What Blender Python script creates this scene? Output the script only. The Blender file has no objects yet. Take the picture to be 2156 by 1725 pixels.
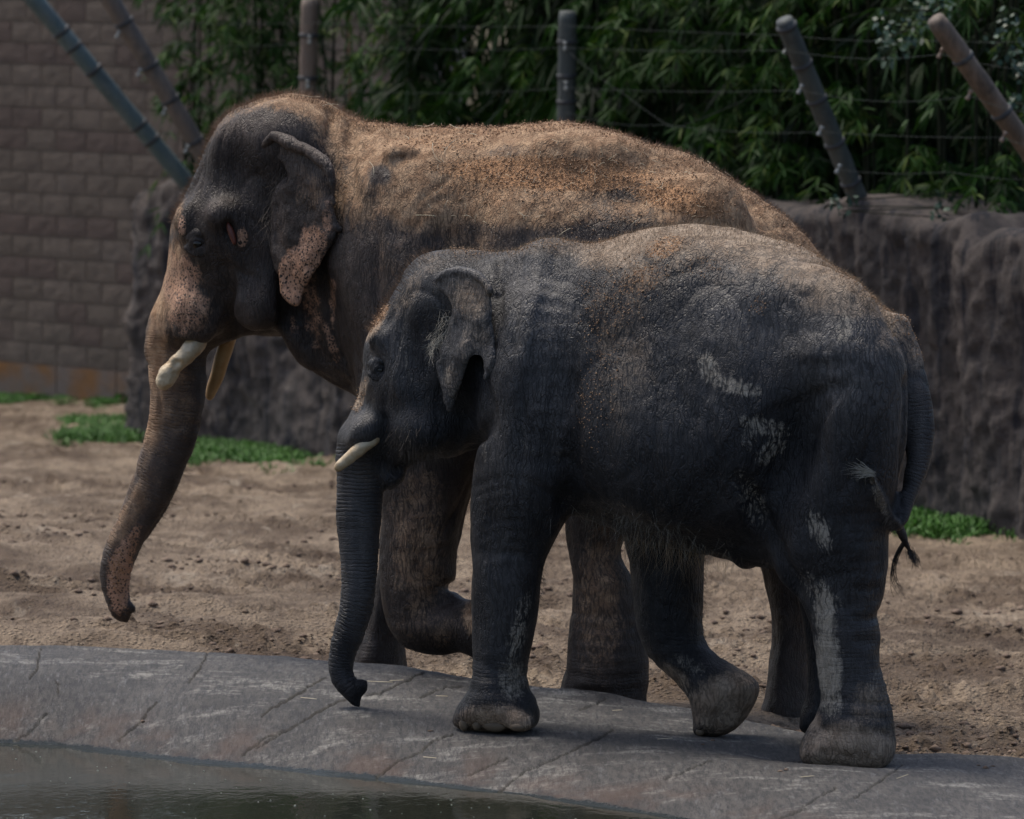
import bpy, math, random
import numpy as np
rng = np.random.default_rng(7)
random.seed(7)
S = bpy.context.scene
COL = S.collection

# ------------------------------------------------------------------ camera, world, sun, exposure
F_ = 12073.0            # focal length in units of a 2156 px wide frame
CX, CY = 1078.0, 862.5
CAM = np.array([0.0, 0.0, 2.4])
PITCH = math.atan((CY - 309.0) / F_)
cam = bpy.data.cameras.new("camera"); camo = bpy.data.objects.new("camera", cam); COL.objects.link(camo)
camo.location = CAM; camo.rotation_euler = (math.pi / 2 - PITCH, 0, 0)
cam.sensor_width = 36.0; cam.lens = F_ * 36.0 / 2156.0
cam.clip_start = 1.0; cam.clip_end = 400.0
cam.dof.use_dof = True; cam.dof.focus_distance = 23.3; cam.dof.aperture_fstop = 5.2
S.camera = camo
SUN_EL, SUN_AZ = 66.0, -50.0      # azimuth measured from +Y (away from camera) towards +X
w = bpy.data.worlds.new("World"); S.world = w; w.use_nodes = True
nt = w.node_tree; bg = nt.nodes["Background"]
sky = nt.nodes.new("ShaderNodeTexSky"); sky.sky_type = 'NISHITA'; sky.sun_disc = False
sky.sun_elevation = math.radians(SUN_EL); sky.sun_rotation = math.radians(SUN_AZ)
sky.air_density = 1.0; sky.dust_density = 4.0; sky.ozone_density = 1.0
nt.links.new(sky.outputs[0], bg.inputs[0]); bg.inputs[1].default_value = 0.085
sl = bpy.data.lights.new("sun", 'SUN'); sl.energy = 1.5; sl.angle = math.radians(24); sl.color = (1.0, 0.93, 0.82)
so = bpy.data.objects.new("sun", sl); COL.objects.link(so)
so.rotation_euler = (math.radians(90 - SUN_EL), 0, math.radians(180 - SUN_AZ))
so.location = (0, 10, 20)
S.view_settings.view_transform = 'Standard'; S.view_settings.look = 'None'
S.view_settings.gamma = 1.0; S.view_settings.use_curve_mapping = False
S.view_settings.exposure = 0.90
S.render.engine = 'CYCLES'
S.cycles.max_bounces = 6; S.cycles.diffuse_bounces = 3; S.cycles.glossy_bounces = 3
S.cycles.transparent_max_bounces = 4; S.cycles.caustics_reflective = False; S.cycles.caustics_refractive = False

# ------------------------------------------------------------------ picture <-> world
cp, sp = math.cos(PITCH), math.sin(PITCH)
def ray(x, y):
    a = (x - CX) / F_; b = -(y - CY) / F_
    return np.array([a, cp + b * sp, -sp + b * cp])
def at_depth(x, y, d):
    r = ray(x, y); return CAM + r * (d / r[1])
def at_z(x, y, z):
    r = ray(x, y); return CAM + r * ((z - 2.4) / r[2])
def proj(P):
    q = np.asarray(P, float) - CAM
    fw = q[..., 1] * cp - q[..., 2] * sp; up = q[..., 1] * sp + q[..., 2] * cp
    return np.stack([CX + F_ * q[..., 0] / fw, CY - F_ * up / fw], -1)
def catmull(pts, n=6, closed=False):
    P = np.asarray(pts, float); m = len(P); out = []
    for i in range(m if closed else m - 1):
        if closed: p0, p1, p2, p3 = P[(i-1) % m], P[i], P[(i+1) % m], P[(i+2) % m]
        else: p0, p1, p2, p3 = P[max(i-1, 0)], P[i], P[i+1], P[min(i+2, m-1)]
        for t in np.arange(n) / n:
            out.append(0.5 * ((2*p1) + (-p0+p2)*t + (2*p0-5*p1+4*p2-p3)*t*t + (-p0+3*p1-3*p2+p3)*t**3))
    if not closed: out.append(P[-1])
    return np.array(out)
def sstep(a, b, x):
    t = np.clip((x - a) / (b - a), 0, 1); return t * t * (3 - 2 * t)

# ------------------------------------------------------------------ numpy noise
def vnoise(P, seed=0):
    P = np.asarray(P, np.float64); I = np.floor(P).astype(np.int64); f = P - I; f = f * f * (3 - 2 * f)
    def h(a, b, c):
        n = (a * 73856093) ^ (b * 19349663) ^ (c * 83492791) ^ (seed * 2654435761)
        n = (n ^ (n >> 13)) * 1274126177 & 0x7fffffff
        n = (n ^ (n >> 16)) & 0xffff
        return n / 65535.0 * 2 - 1
    x, y, z = I[:, 0], I[:, 1], I[:, 2]; r = 0
    for dx in (0, 1):
        for dy in (0, 1):
            for dz in (0, 1):
                wgt = (f[:, 0] if dx else 1 - f[:, 0]) * (f[:, 1] if dy else 1 - f[:, 1]) * (f[:, 2] if dz else 1 - f[:, 2])
                r = r + wgt * h(x + dx, y + dy, z + dz)
    return r
def fbm(P, o=4, seed=0, gain=.5):
    a, r, s = 1.0, 0, 1.0
    for i in range(o):
        r = r + a * vnoise(np.asarray(P) * s + 17.3 * i, seed + i); a *= gain; s *= 2.03
    return r

# ------------------------------------------------------------------ object helpers
def mesh_obj(name, V, Fc, mat=None, parent=None, smooth=True, attrs=None):
    """Fc: list of faces or array (n,3|4) or list of such arrays"""
    me = bpy.data.meshes.new(name)
    V = np.asarray(V, np.float32)
    arrs = Fc if isinstance(Fc, list) and len(Fc) and isinstance(Fc[0], np.ndarray) and Fc[0].ndim == 2 else None
    if arrs is None and isinstance(Fc, np.ndarray): arrs = [Fc]
    if arrs is None:
        me.from_pydata(V.tolist(), [], [tuple(map(int, f)) for f in Fc])
    else:
        me.vertices.add(len(V)); me.vertices.foreach_set("co", V.ravel())
        li = np.concatenate([a.ravel() for a in arrs]).astype(np.int32)
        cnt = np.concatenate([np.full(len(a), a.shape[1]) for a in arrs])
        st = np.concatenate([[0], np.cumsum(cnt)[:-1]]).astype(np.int32)
        me.loops.add(len(li)); me.loops.foreach_set("vertex_index", li)
        me.polygons.add(len(cnt)); me.polygons.foreach_set("loop_start", st)
        me.update(calc_edges=True); me.validate()
    if smooth: me.polygons.foreach_set("use_smooth", [True] * len(me.polygons))
    if attrs:
        for k, v in attrs.items():
            at = me.attributes.new(k, 'FLOAT', 'POINT'); at.data.foreach_set("value", np.asarray(v, np.float32))
    if mat: me.materials.append(mat)
    o = bpy.data.objects.new(name, me); COL.objects.link(o)
    if parent: o.parent = parent
    return o
def empty(name, loc=(0, 0, 0), rz=0.0):
    o = bpy.data.objects.new(name, None); COL.objects.link(o); o.location = loc; o.rotation_euler = (0, 0, rz)
    o.empty_display_size = .2
    return o
def tag(o, label=None, cat=None, group=None, kind=None):
    if label: o["label"] = label
    if cat: o["category"] = cat
    if group: o["group"] = group
    if kind: o["kind"] = kind
    return o
class MB:
    def __init__(s): s.V = []; s.F = []; s.n = 0
    def add(s, V, F):
        V = np.asarray(V, float); s.V.append(V); s.F += [tuple(int(i) + s.n for i in f) for f in F]; s.n += len(V)
    def tube(s, path, rad, seg=10, caps=True, close_dir=None):
        path = np.asarray(path, float); n = len(path); rad = np.broadcast_to(rad, (n,)) if np.ndim(rad) < 2 else rad
        T = np.gradient(path, axis=0); T /= np.linalg.norm(T, axis=1)[:, None] + 1e-12
        a = np.array([0, 0, 1.]) if abs(T[0][2]) < .9 else np.array([1., 0, 0])
        N = np.cross(T[0], a); N /= np.linalg.norm(N); V = []
        for i in range(n):
            N = N - T[i] * np.dot(N, T[i]); N /= np.linalg.norm(N); B = np.cross(T[i], N)
            for k in range(seg):
                t = 2 * math.pi * k / seg; V.append(path[i] + rad[i] * (math.cos(t) * N + math.sin(t) * B))
        F = [(i*seg+k, i*seg+(k+1) % seg, (i+1)*seg+(k+1) % seg, (i+1)*seg+k) for i in range(n-1) for k in range(seg)]
        if caps: F += [tuple(range(seg))[::-1], tuple((n-1)*seg+k for k in range(seg))]
        s.add(V, F)
    def box(s, c, e, R=None):
        c = np.asarray(c, float); e = np.asarray(e, float) / 2
        V = np.array([[x, y, z] for x in (-1, 1) for y in (-1, 1) for z in (-1, 1)], float) * e
        if R is not None: V = V @ R.T
        s.add(V + c, [(0,1,3,2),(4,6,7,5),(0,4,5,1),(2,3,7,6),(0,2,6,4),(1,5,7,3)])
    def build(s, name, mat=None, parent=None, smooth=True):
        return mesh_obj(name, np.concatenate(s.V), s.F, mat, parent, smooth)

# ------------------------------------------------------------------ node helpers
class NT:
    def __init__(s, name):
        s.m = bpy.data.materials.new(name); s.m.use_nodes = True; s.t = s.m.node_tree; s.N = s.t.nodes
        s.b = s.N["Principled BSDF"]; s.out = s.N["Material Output"]
    def n(s, typ, **kw):
        nd = s.N.new("ShaderNode" + typ)
        for k, v in kw.items():
            if k in nd.inputs: s.set(nd.inputs[k], v)
            else: setattr(nd, k, v)
        return nd
    def set(s, sock, v):
        if hasattr(v, "is_output") or isinstance(v, bpy.types.NodeSocket): s.t.links.new(v, sock)
        elif isinstance(v, (tuple, list)) and len(v) == 3 and sock.type == 'RGBA': sock.default_value = (*v, 1)
        else: sock.default_value = v
    def math(s, op, a, b=0.0, c=None, clamp=False):
        nd = s.N.new("ShaderNodeMath"); nd.operation = op; nd.use_clamp = clamp
        s.set(nd.inputs[0], a); s.set(nd.inputs[1], b)
        if c is not None: s.set(nd.inputs[2], c)
        return nd.outputs[0]
    def mix(s, f, a, b, mode='MIX'):
        nd = s.N.new("ShaderNodeMix"); nd.data_type = 'RGBA'; nd.blend_type = mode
        s.set(nd.inputs[0], f); s.set(nd.inputs[6], a); s.set(nd.inputs[7], b); return nd.outputs[2]
    def lerp(s, f, a, b):
        nd = s.N.new("ShaderNodeMix"); nd.data_type = 'FLOAT'
        s.set(nd.inputs[0], f); s.set(nd.inputs[2], a); s.set(nd.inputs[3], b); return nd.outputs[0]
    def ramp(s, v, a, b, lo=0.0, hi=1.0):
        nd = s.N.new("ShaderNodeMapRange"); nd.interpolation_type = 'SMOOTHSTEP'
        s.set(nd.inputs[0], v); nd.inputs[1].default_value = a; nd.inputs[2].default_value = b
        nd.inputs[3].default_value = lo; nd.inputs[4].default_value = hi; return nd.outputs[0]
    def coord(s, which="Object"):
        return s.n("TexCoord").outputs[which]
    def mapping(s, vec, scale=(1, 1, 1), rot=(0, 0, 0), loc=(0, 0, 0)):
        nd = s.N.new("ShaderNodeMapping"); s.set(nd.inputs[0], vec)
        nd.inputs[1].default_value = loc; nd.inputs[2].default_value = rot; nd.inputs[3].default_value = scale
        return nd.outputs[0]
    def noise(s, vec, scale, detail=4, rough=.55, dist=0.0, col=False):
        nd = s.N.new("ShaderNodeTexNoise"); s.set(nd.inputs["Vector"], vec); nd.inputs["Scale"].default_value = scale
        nd.inputs["Detail"].default_value = detail; nd.inputs["Roughness"].default_value = rough
        nd.inputs["Distortion"].default_value = dist
        return nd.outputs[1] if col else nd.outputs[0]
    def voro(s, vec, scale, feature='DISTANCE_TO_EDGE', out="Distance", rnd=1.0):
        nd = s.N.new("ShaderNodeTexVoronoi"); nd.feature = feature; s.set(nd.inputs["Vector"], vec)
        nd.inputs["Scale"].default_value = scale; nd.inputs["Randomness"].default_value = rnd
        return nd.outputs[out]
    def attr(s, name):
        nd = s.N.new("ShaderNodeAttribute"); nd.attribute_name = name; return nd.outputs["Fac"]
    def warp(s, vec, scale, amt):
        c = s.noise(vec, scale, 2, col=True)
        v = s.N.new("ShaderNodeVectorMath"); v.operation = 'SUBTRACT'; s.set(v.inputs[0], c); v.inputs[1].default_value = (.5, .5, .5)
        v2 = s.N.new("ShaderNodeVectorMath"); v2.operation = 'SCALE'; s.set(v2.inputs[0], v.outputs[0]); v2.inputs[3].default_value = amt
        v3 = s.N.new("ShaderNodeVectorMath"); v3.operation = 'ADD'; s.set(v3.inputs[0], vec); s.set(v3.inputs[1], v2.outputs[0])
        return v3.outputs[0]
    def bump(s, h, dist, strength=1.0, prev=None):
        nd = s.N.new("ShaderNodeBump"); s.set(nd.inputs["Height"], h); nd.inputs["Distance"].default_value = dist
        nd.inputs["Strength"].default_value = strength
        if prev is not None: s.t.links.new(prev, nd.inputs["Normal"])
        return nd.outputs[0]
    def fin(s, color=None, rough=None, normal=None, spec=None, **kw):
        if color is not None: s.set(s.b.inputs["Base Color"], color)
        if rough is not None: s.set(s.b.inputs["Roughness"], rough)
        if normal is not None: s.t.links.new(normal, s.b.inputs["Normal"])
        if spec is not None: s.set(s.b.inputs["Specular IOR Level"], spec)
        for k, v in kw.items(): s.set(s.b.inputs[k.replace("_", " ")], v)
        return s.m

# ------------------------------------------------------------------ materials
def skin_material(name, c1, c2, wet=.5, d1=(.29, .215, .155), d2=(.44, .345, .26), sheen_film_c=(.165, .158, .158)):
    m = NT(name); co = m.coord()
    dust, mud, pink, orange = m.attr("dust"), m.attr("mud"), m.attr("pink"), m.attr("orange")
    ring, ringw = m.attr("ring"), m.attr("ringw")
    flow = m.attr("flow")
    wc = m.warp(co, 7, .06)
    wc2 = m.warp(wc, 45, .012)
    def lines(rot, lo, sc_, ww):
        n_ = m.noise(m.mapping(wc, (sc_, sc_, lo), (0, rot, 0)), 1.0, 2, .45)
        return m.ramp(m.math('ABSOLUTE', m.math('SUBTRACT', n_, .5)), .0, ww)
    lnA = m.lerp(flow, lines(.10, 9, 56, .075), lines(-.85, 10, 44, .085))
    lnB = m.lerp(flow, lines(1.35, 18, 62, .06), lines(.75, 15, 52, .07))
    vo = m.ramp(m.voro(m.mapping(wc2, (1, 1, .7)), 60), 0.0, .10)
    crA = m.math('MULTIPLY', lnA, m.math('MULTIPLY', m.lerp(lnB, .55, 1.0), m.lerp(vo, .65, 1.0)))
    crB = m.ramp(m.voro(wc2, 115), 0.0, .22)
    amp = m.ramp(m.noise(co, 6, 2), .3, .7, .35, 1.0)
    rr = m.math('ADD', m.math('MULTIPLY', ring, 2 * math.pi / .016), m.math('MULTIPLY', m.noise(co, 15, 3), 11.0))
    rh = m.math('POWER', m.math('ABSOLUTE', m.math('SINE', m.math('MULTIPLY', rr, .5))), .45)
    rh = m.lerp(m.ramp(m.noise(co, 17, 3), .35, .65, .2, 1.0), .8, rh)
    h0 = m.math('ADD', m.math('MULTIPLY', m.math('MULTIPLY', crA, amp), 1.0), m.math('MULTIPLY', crB, .12))
    h1 = m.math('ADD', m.math('MULTIPLY', rh, 1.1), m.math('MULTIPLY', crB, .25))
    h = m.lerp(ringw, h0, h1)
    fine = m.noise(co, 260, 3, .7)
    hh = m.math('ADD', h, m.math('MULTIPLY', fine, .10))
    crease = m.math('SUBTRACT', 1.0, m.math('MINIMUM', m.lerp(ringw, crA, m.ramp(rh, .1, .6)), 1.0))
    base = m.mix(m.ramp(m.noise(co, 5, 4), .3, .7), c1, c2)
    base = m.mix(m.ramp(m.noise(co, 38, 4, .7), .45, .75, 0, .35), base, tuple(min(1, v * 2.1) for v in c2))
    film = m.math('MULTIPLY', m.attr('film'), m.math('MULTIPLY', m.ramp(m.noise(co, 12, 5, .7), .25, .75, .45, 1.0), m.lerp(crease, 1.0, .62)))  # pale tint paints the small elephant's skylight sheen; brownish dust film on the large
    base = m.mix(film, base, sheen_film_c)
    # thin pale dust specks everywhere on the skin
    sp_ = m.ramp(m.noise(co, 150, 2, .5), .66, .74, 0, .3)
    base = m.mix(m.math('MULTIPLY', sp_, m.ramp(m.noise(co, 7, 2), .45, .6)), base, (.30, .27, .23))
    # pink freckled pigment
    fr = m.ramp(m.voro(m.warp(co, 80, .01), 72, 'F1'), .30, .42)
    fr2 = m.ramp(m.voro(m.warp(co, 60, .01), 130, 'F1'), .25, .40)
    pk = m.math('MULTIPLY', m.ramp(m.math('ADD', pink, m.math('MULTIPLY', m.math('SUBTRACT', m.noise(co, 24, 3), .5), .9)), .25, .6), m.math('MULTIPLY', fr, m.lerp(m.ramp(pink, .5, .9), fr2, 1.0)))
    base = m.mix(pk, base, m.mix(m.noise(co, 14, 2), (.46, .235, .13), (.56, .35, .25)))
    # dust: lies on the ridges, thins out in the creases
    dn = m.math('MULTIPLY', m.math('SUBTRACT', m.noise(co, 9, 6, .7), .5), .9)
    dn2 = m.math('MULTIPLY', m.math('SUBTRACT', m.noise(co, 120, 3, .6), .5), .55)
    dd = m.math('SUBTRACT', m.math('ADD', m.math('ADD', dust, dn), dn2), m.math('MULTIPLY', crease, .16))
    dmask = m.math('MULTIPLY', m.ramp(dd, .10, .80), .95)
    dmask = m.math('MULTIPLY', dmask, m.math('MULTIPLY', m.ramp(dust, .0, .12), m.ramp(pink, .25, .8, 1.0, .25)))
    dcol = m.mix(m.ramp(m.noise(co, 16, 4), .35, .65), d1, d2)
    base = m.mix(dmask, base, dcol)
    # orange soil
    od = m.math('ADD', orange, m.math('MULTIPLY', m.math('SUBTRACT', m.noise(co, 95, 5, .75), .5), 1.6))
    omask = m.math('MULTIPLY', m.ramp(od, .50, .75), m.ramp(orange, 0, .1))
    base = m.mix(omask, base, m.mix(m.noise(co, 60, 3), (.34, .17, .085), (.55, .33, .18)))
    # pale dried mud, cracked
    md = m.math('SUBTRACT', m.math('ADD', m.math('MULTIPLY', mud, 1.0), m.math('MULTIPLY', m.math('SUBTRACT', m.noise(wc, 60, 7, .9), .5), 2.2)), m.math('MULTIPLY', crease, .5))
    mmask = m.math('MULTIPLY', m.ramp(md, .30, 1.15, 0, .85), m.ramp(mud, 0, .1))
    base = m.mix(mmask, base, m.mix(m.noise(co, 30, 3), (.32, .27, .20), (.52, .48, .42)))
    base = m.mix(m.math('MULTIPLY', crease, .42), base, tuple(v * .35 for v in c1))  # creases darkened in the colour to deepen their shade
    crumb = m.math('MULTIPLY', m.ramp(m.voro(co, 105, 'F1'), .1, .5, 1, 0), m.math('MAXIMUM', omask, m.math('MULTIPLY', dmask, .25)))
    nrm = m.bump(m.math('ADD', hh, m.math('MULTIPLY', crumb, .8)), .0043, 1.0)
    rough = m.lerp(m.math('MAXIMUM', m.math('MAXIMUM', dmask, mmask), omask), m.ramp(m.noise(co, 11, 3), .3, .7, wet - .08, wet + .12), .9)
    return m.fin(base, rough, nrm, .32)
M = {}
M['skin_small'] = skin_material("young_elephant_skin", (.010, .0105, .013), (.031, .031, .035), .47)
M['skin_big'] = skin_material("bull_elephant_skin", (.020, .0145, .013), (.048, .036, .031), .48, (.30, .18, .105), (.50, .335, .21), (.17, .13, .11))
def simple(name, col, rough=.6, col2=None, sc=8, bump=0, bsc=40, spec=.5):
    m = NT(name); co = m.coord(); c = col
    if col2: c = m.mix(m.ramp(m.noise(co, sc, 5, .65), .3, .7), col, col2)
    nr = m.bump(m.noise(co, bsc, 5, .7), bump, 1.0) if bump else None
    return m.fin(c, rough, nr, spec)
M['ivory'] = simple("ivory", (.62, .52, .36), .38, (.42, .28, .14), 13, .002, 40)
M['ivory_stained'] = simple("stained_ivory", (.42, .25, .10), .45, (.50, .34, .17), 13, .002, 40)
M['eye'] = simple("eye_dark", (.012, .008, .005), .06)
M['red_flesh'] = simple("red_flesh", (.07, .016, .008), .5, (.14, .035, .018), 30)
M['nail'] = simple("toenail_horn", (.10, .072, .046), .6, (.155, .115, .075), 25, .001, 90)
M['hair_brown'] = simple("brown_hair", (.17, .10, .06), .6, (.24, .15, .09), 3)
M['hair_tan'] = simple("tan_hair", (.26, .18, .11), .6, (.34, .25, .16), 3)
M['hair_black'] = simple("black_hair", (.012, .011, .011), .5)
M['hair_grey'] = simple("grey_hair", (.22, .21, .18), .6, (.36, .34, .29), 6)
M['hair_dark'] = simple("dark_brown_hair", (.05, .037, .028), .6, (.10, .075, .055), 6)

# ------------------------------------------------------------------ implicit surfaces
def surface_nets(Fv, org, h):
    nx, ny, nz = Fv.shape; ins = Fv < 0
    c = np.zeros((nx-1, ny-1, nz-1), np.int8)
    for dx in (0, 1):
        for dy in (0, 1):
            for dz in (0, 1): c += ins[dx:nx-1+dx, dy:ny-1+dy, dz:nz-1+dz]
    act = (c > 0) & (c < 8); idx = np.argwhere(act); n = len(idx)
    lut = -np.ones(act.shape, np.int32); lut[act] = np.arange(n)
    acc = np.zeros((n, 3)); cnt = np.zeros(n); I, J, K = idx.T
    cor = [(a, b, d) for a in (0, 1) for b in (0, 1) for d in (0, 1)]
    for ai, A in enumerate(cor):
        for B in cor[ai+1:]:
            if sum(abs(A[k]-B[k]) for k in range(3)) != 1: continue
            fa = Fv[I+A[0], J+A[1], K+A[2]]; fb = Fv[I+B[0], J+B[1], K+B[2]]
            mk = (fa < 0) != (fb < 0); t = np.where(mk, fa / np.where(mk, fa - fb, 1), 0)
            p = np.array(A)[None] + t[:, None] * (np.array(B) - np.array(A))[None]
            acc += p * mk[:, None]; cnt += mk
    V = (idx + acc / cnt[:, None]) * h + org
    quads = []
    for ax in range(3):
        o1, o2 = [(1, 2), (2, 0), (0, 1)][ax]
        sa = [slice(None)] * 3; sb = [slice(None)] * 3; sa[ax] = slice(0, -1); sb[ax] = slice(1, None)
        a = ins[tuple(sa)]; b = ins[tuple(sb)]; e = np.argwhere(a != b)
        ok = (e[:, o1] > 0) & (e[:, o2] > 0) & (e[:, o1] < Fv.shape[o1]-1) & (e[:, o2] < Fv.shape[o2]-1); e = e[ok]
        def L(d1, d2):
            q = e.copy(); q[:, o1] -= d1; q[:, o2] -= d2; return lut[q[:, 0], q[:, 1], q[:, 2]]
        q = np.stack([L(1, 1), L(0, 1), L(0, 0), L(1, 0)], 1)
        flip = ~a[e[:, 0], e[:, 1], e[:, 2]]; q[flip] = q[flip][:, ::-1]; quads.append(q)
    return V, np.concatenate(quads)

def poly_sdf(P, U, Z):
    """positive inside"""
    A = P; B = np.roll(P, -1, 0); best = np.full(U.shape, 1e9, np.float32); par = np.zeros(U.shape, bool)
    for (ax, az), (bx, bz) in zip(A, B):
        dx, dz = bx-ax, bz-az; L2 = dx*dx + dz*dz + 1e-12
        t = np.clip(((U-ax)*dx + (Z-az)*dz) / L2, 0, 1)
        best = np.minimum(best, (U-ax-t*dx)**2 + (Z-az-t*dz)**2)
        cr = ((az > Z) != (bz > Z)); xi = ax + (Z-az) * dx / (dz if abs(dz) > 1e-12 else 1e-12)
        par ^= cr & (U < xi)
    d = np.sqrt(best); return np.where(par, d, -d)
class Body:
    def __init__(s, O, theta_deg, h, lo, hi):
        s.O = np.array(O, float); th = math.radians(theta_deg); s.th = th
        s.e = np.array([math.cos(th), -math.sin(th), 0]); s.nv = np.array([math.sin(th), math.cos(th), 0])
        s.h = h; s.lo = np.array(lo, float); n = np.ceil((np.array(hi) - s.lo) / h).astype(int) + 1
        s.F = np.full(n, .3, np.float32); s.ax = [s.lo[i] + h * np.arange(n[i]) for i in range(3)]
    def loc(s, x, y, v=0.0):
        r = ray(x, y); t = (np.dot(s.O - CAM, s.nv) + v) / np.dot(r, s.nv); p = CAM + t * r
        return np.array([np.dot(p - s.O, s.e), v, p[2] - s.O[2]])
    def world(s, V):
        V = np.asarray(V); return s.O + V[:, :1] * s.e + V[:, 1:2] * s.nv + V[:, 2:3] * np.array([0, 0, 1.])
    def L(s, d):  # D pixels -> metres near this body
        return d * s.O[1] / F_
    def _box(s, lo, hi):
        r = []
        for i in range(3):
            a = int(np.clip(np.floor((lo[i]-s.lo[i])/s.h), 0, s.F.shape[i]-1)); b = int(np.clip(np.ceil((hi[i]-s.lo[i])/s.h)+1, a+1, s.F.shape[i]))
            r.append(slice(a, b))
        return tuple(r)
    def _put(s, bx, d, k, mode):
        f = s.F[bx]
        if mode == 'add':
            hh = np.maximum(k - np.abs(f - d), 0) / k; s.F[bx] = np.minimum(f, d) - hh*hh*k*.25
        else:
            d = -d; hh = np.maximum(k - np.abs(f - d), 0) / k; s.F[bx] = np.maximum(f, d) + hh*hh*k*.25
    def field(s, ctl, U, Z, v):
        if np.isscalar(ctl): return ctl
        num = 0; den = 0
        for x, y, val in ctl:
            q = s.loc(x, y, val if v is None else v); wgt = 1.0 / ((U-q[0])**2 + (Z-q[2])**2 + .004)**1.5; num = num + wgt*val; den = den + wgt
        return (num / den).astype(np.float32)
    def pillow(s, pts, W, R, v=0.0, k=.05, vc=None, smooth=5, mode='add', shell=None):
        if vc:
            cc = np.array(vc, float)
            def vm(x, y):
                w_ = 1/(((cc[:, 0]-x)**2 + (cc[:, 1]-y)**2)/520**2 + .004)**1.5; return float((w_*cc[:, 2]).sum()/w_.sum())
        P = catmull([s.loc(x, y, vm(x, y) if vc else v)[[0, 2]] for x, y in pts], smooth, True)
        Wm = W if np.isscalar(W) else max(c[2] for c in W)
        vcs = [c[2] for c in vc] if vc else [v]
        lo = (P[:, 0].min()-k-.02, min(vcs)-Wm-k-.02, P[:, 1].min()-k-.02); hi = (P[:, 0].max()+k+.02, max(vcs)+Wm+k+.02, P[:, 1].max()+k+.02)
        bx = s._box(lo, hi); U, Z = np.meshgrid(s.ax[0][bx[0]], s.ax[2][bx[2]], indexing='ij')
        d2 = poly_sdf(P, U, Z).astype(np.float32)
        Wf = s.field(W, U, Z, v); Rf = s.field(R, U, Z, v); vf = s.field(vc, U, Z, None) if vc else v
        a = np.where(d2 > 0, np.maximum(Rf - d2, 0), Rf - d2) / Rf
        Vv = s.ax[1][bx[1]][None, :, None].astype(np.float32)
        ex = lambda A: A[:, None, :] if not np.isscalar(A) else A
        if shell is None:
            q = np.sqrt(ex(a)**2 + ((Vv - ex(vf)) / ex(Wf))**2) - 1
            d = q * np.minimum(ex(Wf), ex(Rf))
        else:
            d = np.maximum(np.abs(Vv - ex(vf)) - ex(Wf), -ex(d2) * np.ones_like(Vv))
            d = d * 1.0
        s._put(bx, d.astype(np.float32), k, mode)
    def chain(s, pts, k=.03, kk=.012, n=5, sv=1.0, mode='add'):
        """pts: (x,y,r_px,v)"""
        Q = catmull([[*s.loc(p[0], p[1], p[3] if len(p) > 3 else 0.), s.L(p[2])] for p in pts], n)
        lo = (Q[:, :3] - Q[:, 3:]).min(0) - k - .02; hi = (Q[:, :3] + Q[:, 3:]).max(0) + k + .02
        bx = s._box(lo, hi); d = np.full(s.F[bx].shape, 1.0, np.float32); sub = [s.ax[i][bx[i]] for i in range(3)]
        for a, b in zip(Q[:-1], Q[1:]):
            rm = max(a[3], b[3]) + k + .05; l = np.minimum(a[:3], b[:3]) - rm; hh_ = np.maximum(a[:3], b[:3]) + rm
            sl_ = tuple(slice(int(np.searchsorted(sub[i], l[i])), int(np.searchsorted(sub[i], hh_[i]))) for i in range(3))
            X = sub[0][sl_[0]][:, None, None]; Y = sub[1][sl_[1]][None, :, None]; Zz = sub[2][sl_[2]][None, None, :]
            ab = b[:3]-a[:3]; L2 = np.dot(ab, ab) + 1e-9
            t = np.clip(((X-a[0])*ab[0] + (Y-a[1])*ab[1] + (Zz-a[2])*ab[2]) / L2, 0, 1)
            dist = np.sqrt((X-a[0]-t*ab[0])**2 + ((Y-a[1]-t*ab[1])/sv)**2 + (Zz-a[2]-t*ab[2])**2) - (a[3] + t*(b[3]-a[3]))
            f = d[sl_]; hh2 = np.maximum(kk - np.abs(f-dist), 0)/kk; d[sl_] = np.minimum(f, dist) - hh2*hh2*kk*.25
        s._put(bx, d, k, mode); return Q
    def ell(s, x, y, v, rx, ry, rv, k=.05, mode='add', rot=0.0):
        c = s.loc(x, y, v); r = (s.L(rx), rv, s.L(ry)); R = max(r)
        bx = s._box(c - R - k - .02, c + R + k + .02)
        X = s.ax[0][bx[0]][:, None, None]-c[0]; Y = s.ax[1][bx[1]][None, :, None]-c[1]; Zz = s.ax[2][bx[2]][None, None, :]-c[2]
        ca, sa = math.cos(math.radians(rot)), math.sin(math.radians(rot)); X2 = X*ca + Zz*sa; Z2 = -X*sa + Zz*ca
        q = np.sqrt((X2/r[0])**2 + (Y/r[1])**2 + (Z2/r[2])**2)
        s._put(bx, ((q-1)*min(r)).astype(np.float32), k, mode)
    def ball(s, c, r, k=.02, mode='sub'):
        X = s.ax[0][:, None, None]-c[0]; Y = s.ax[1][None, :, None]-c[1]; Zz = s.ax[2][None, None, :]-c[2]
        s._put(tuple(slice(None) for _ in range(3)), (np.sqrt(X*X+Y*Y+Zz*Zz)-r).astype(np.float32), k, mode)
    def blur(s, it=1):
        for _ in range(it):
            for ax in range(3):
                a = np.moveaxis(s.F, ax, 0); b = a.copy(); b[1:-1] = .25*a[:-2] + .5*a[1:-1] + .25*a[2:]; s.F = np.moveaxis(b, 0, ax)
    def mesh(s):
        return surface_nets(s.F, s.lo, s.h)

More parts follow.
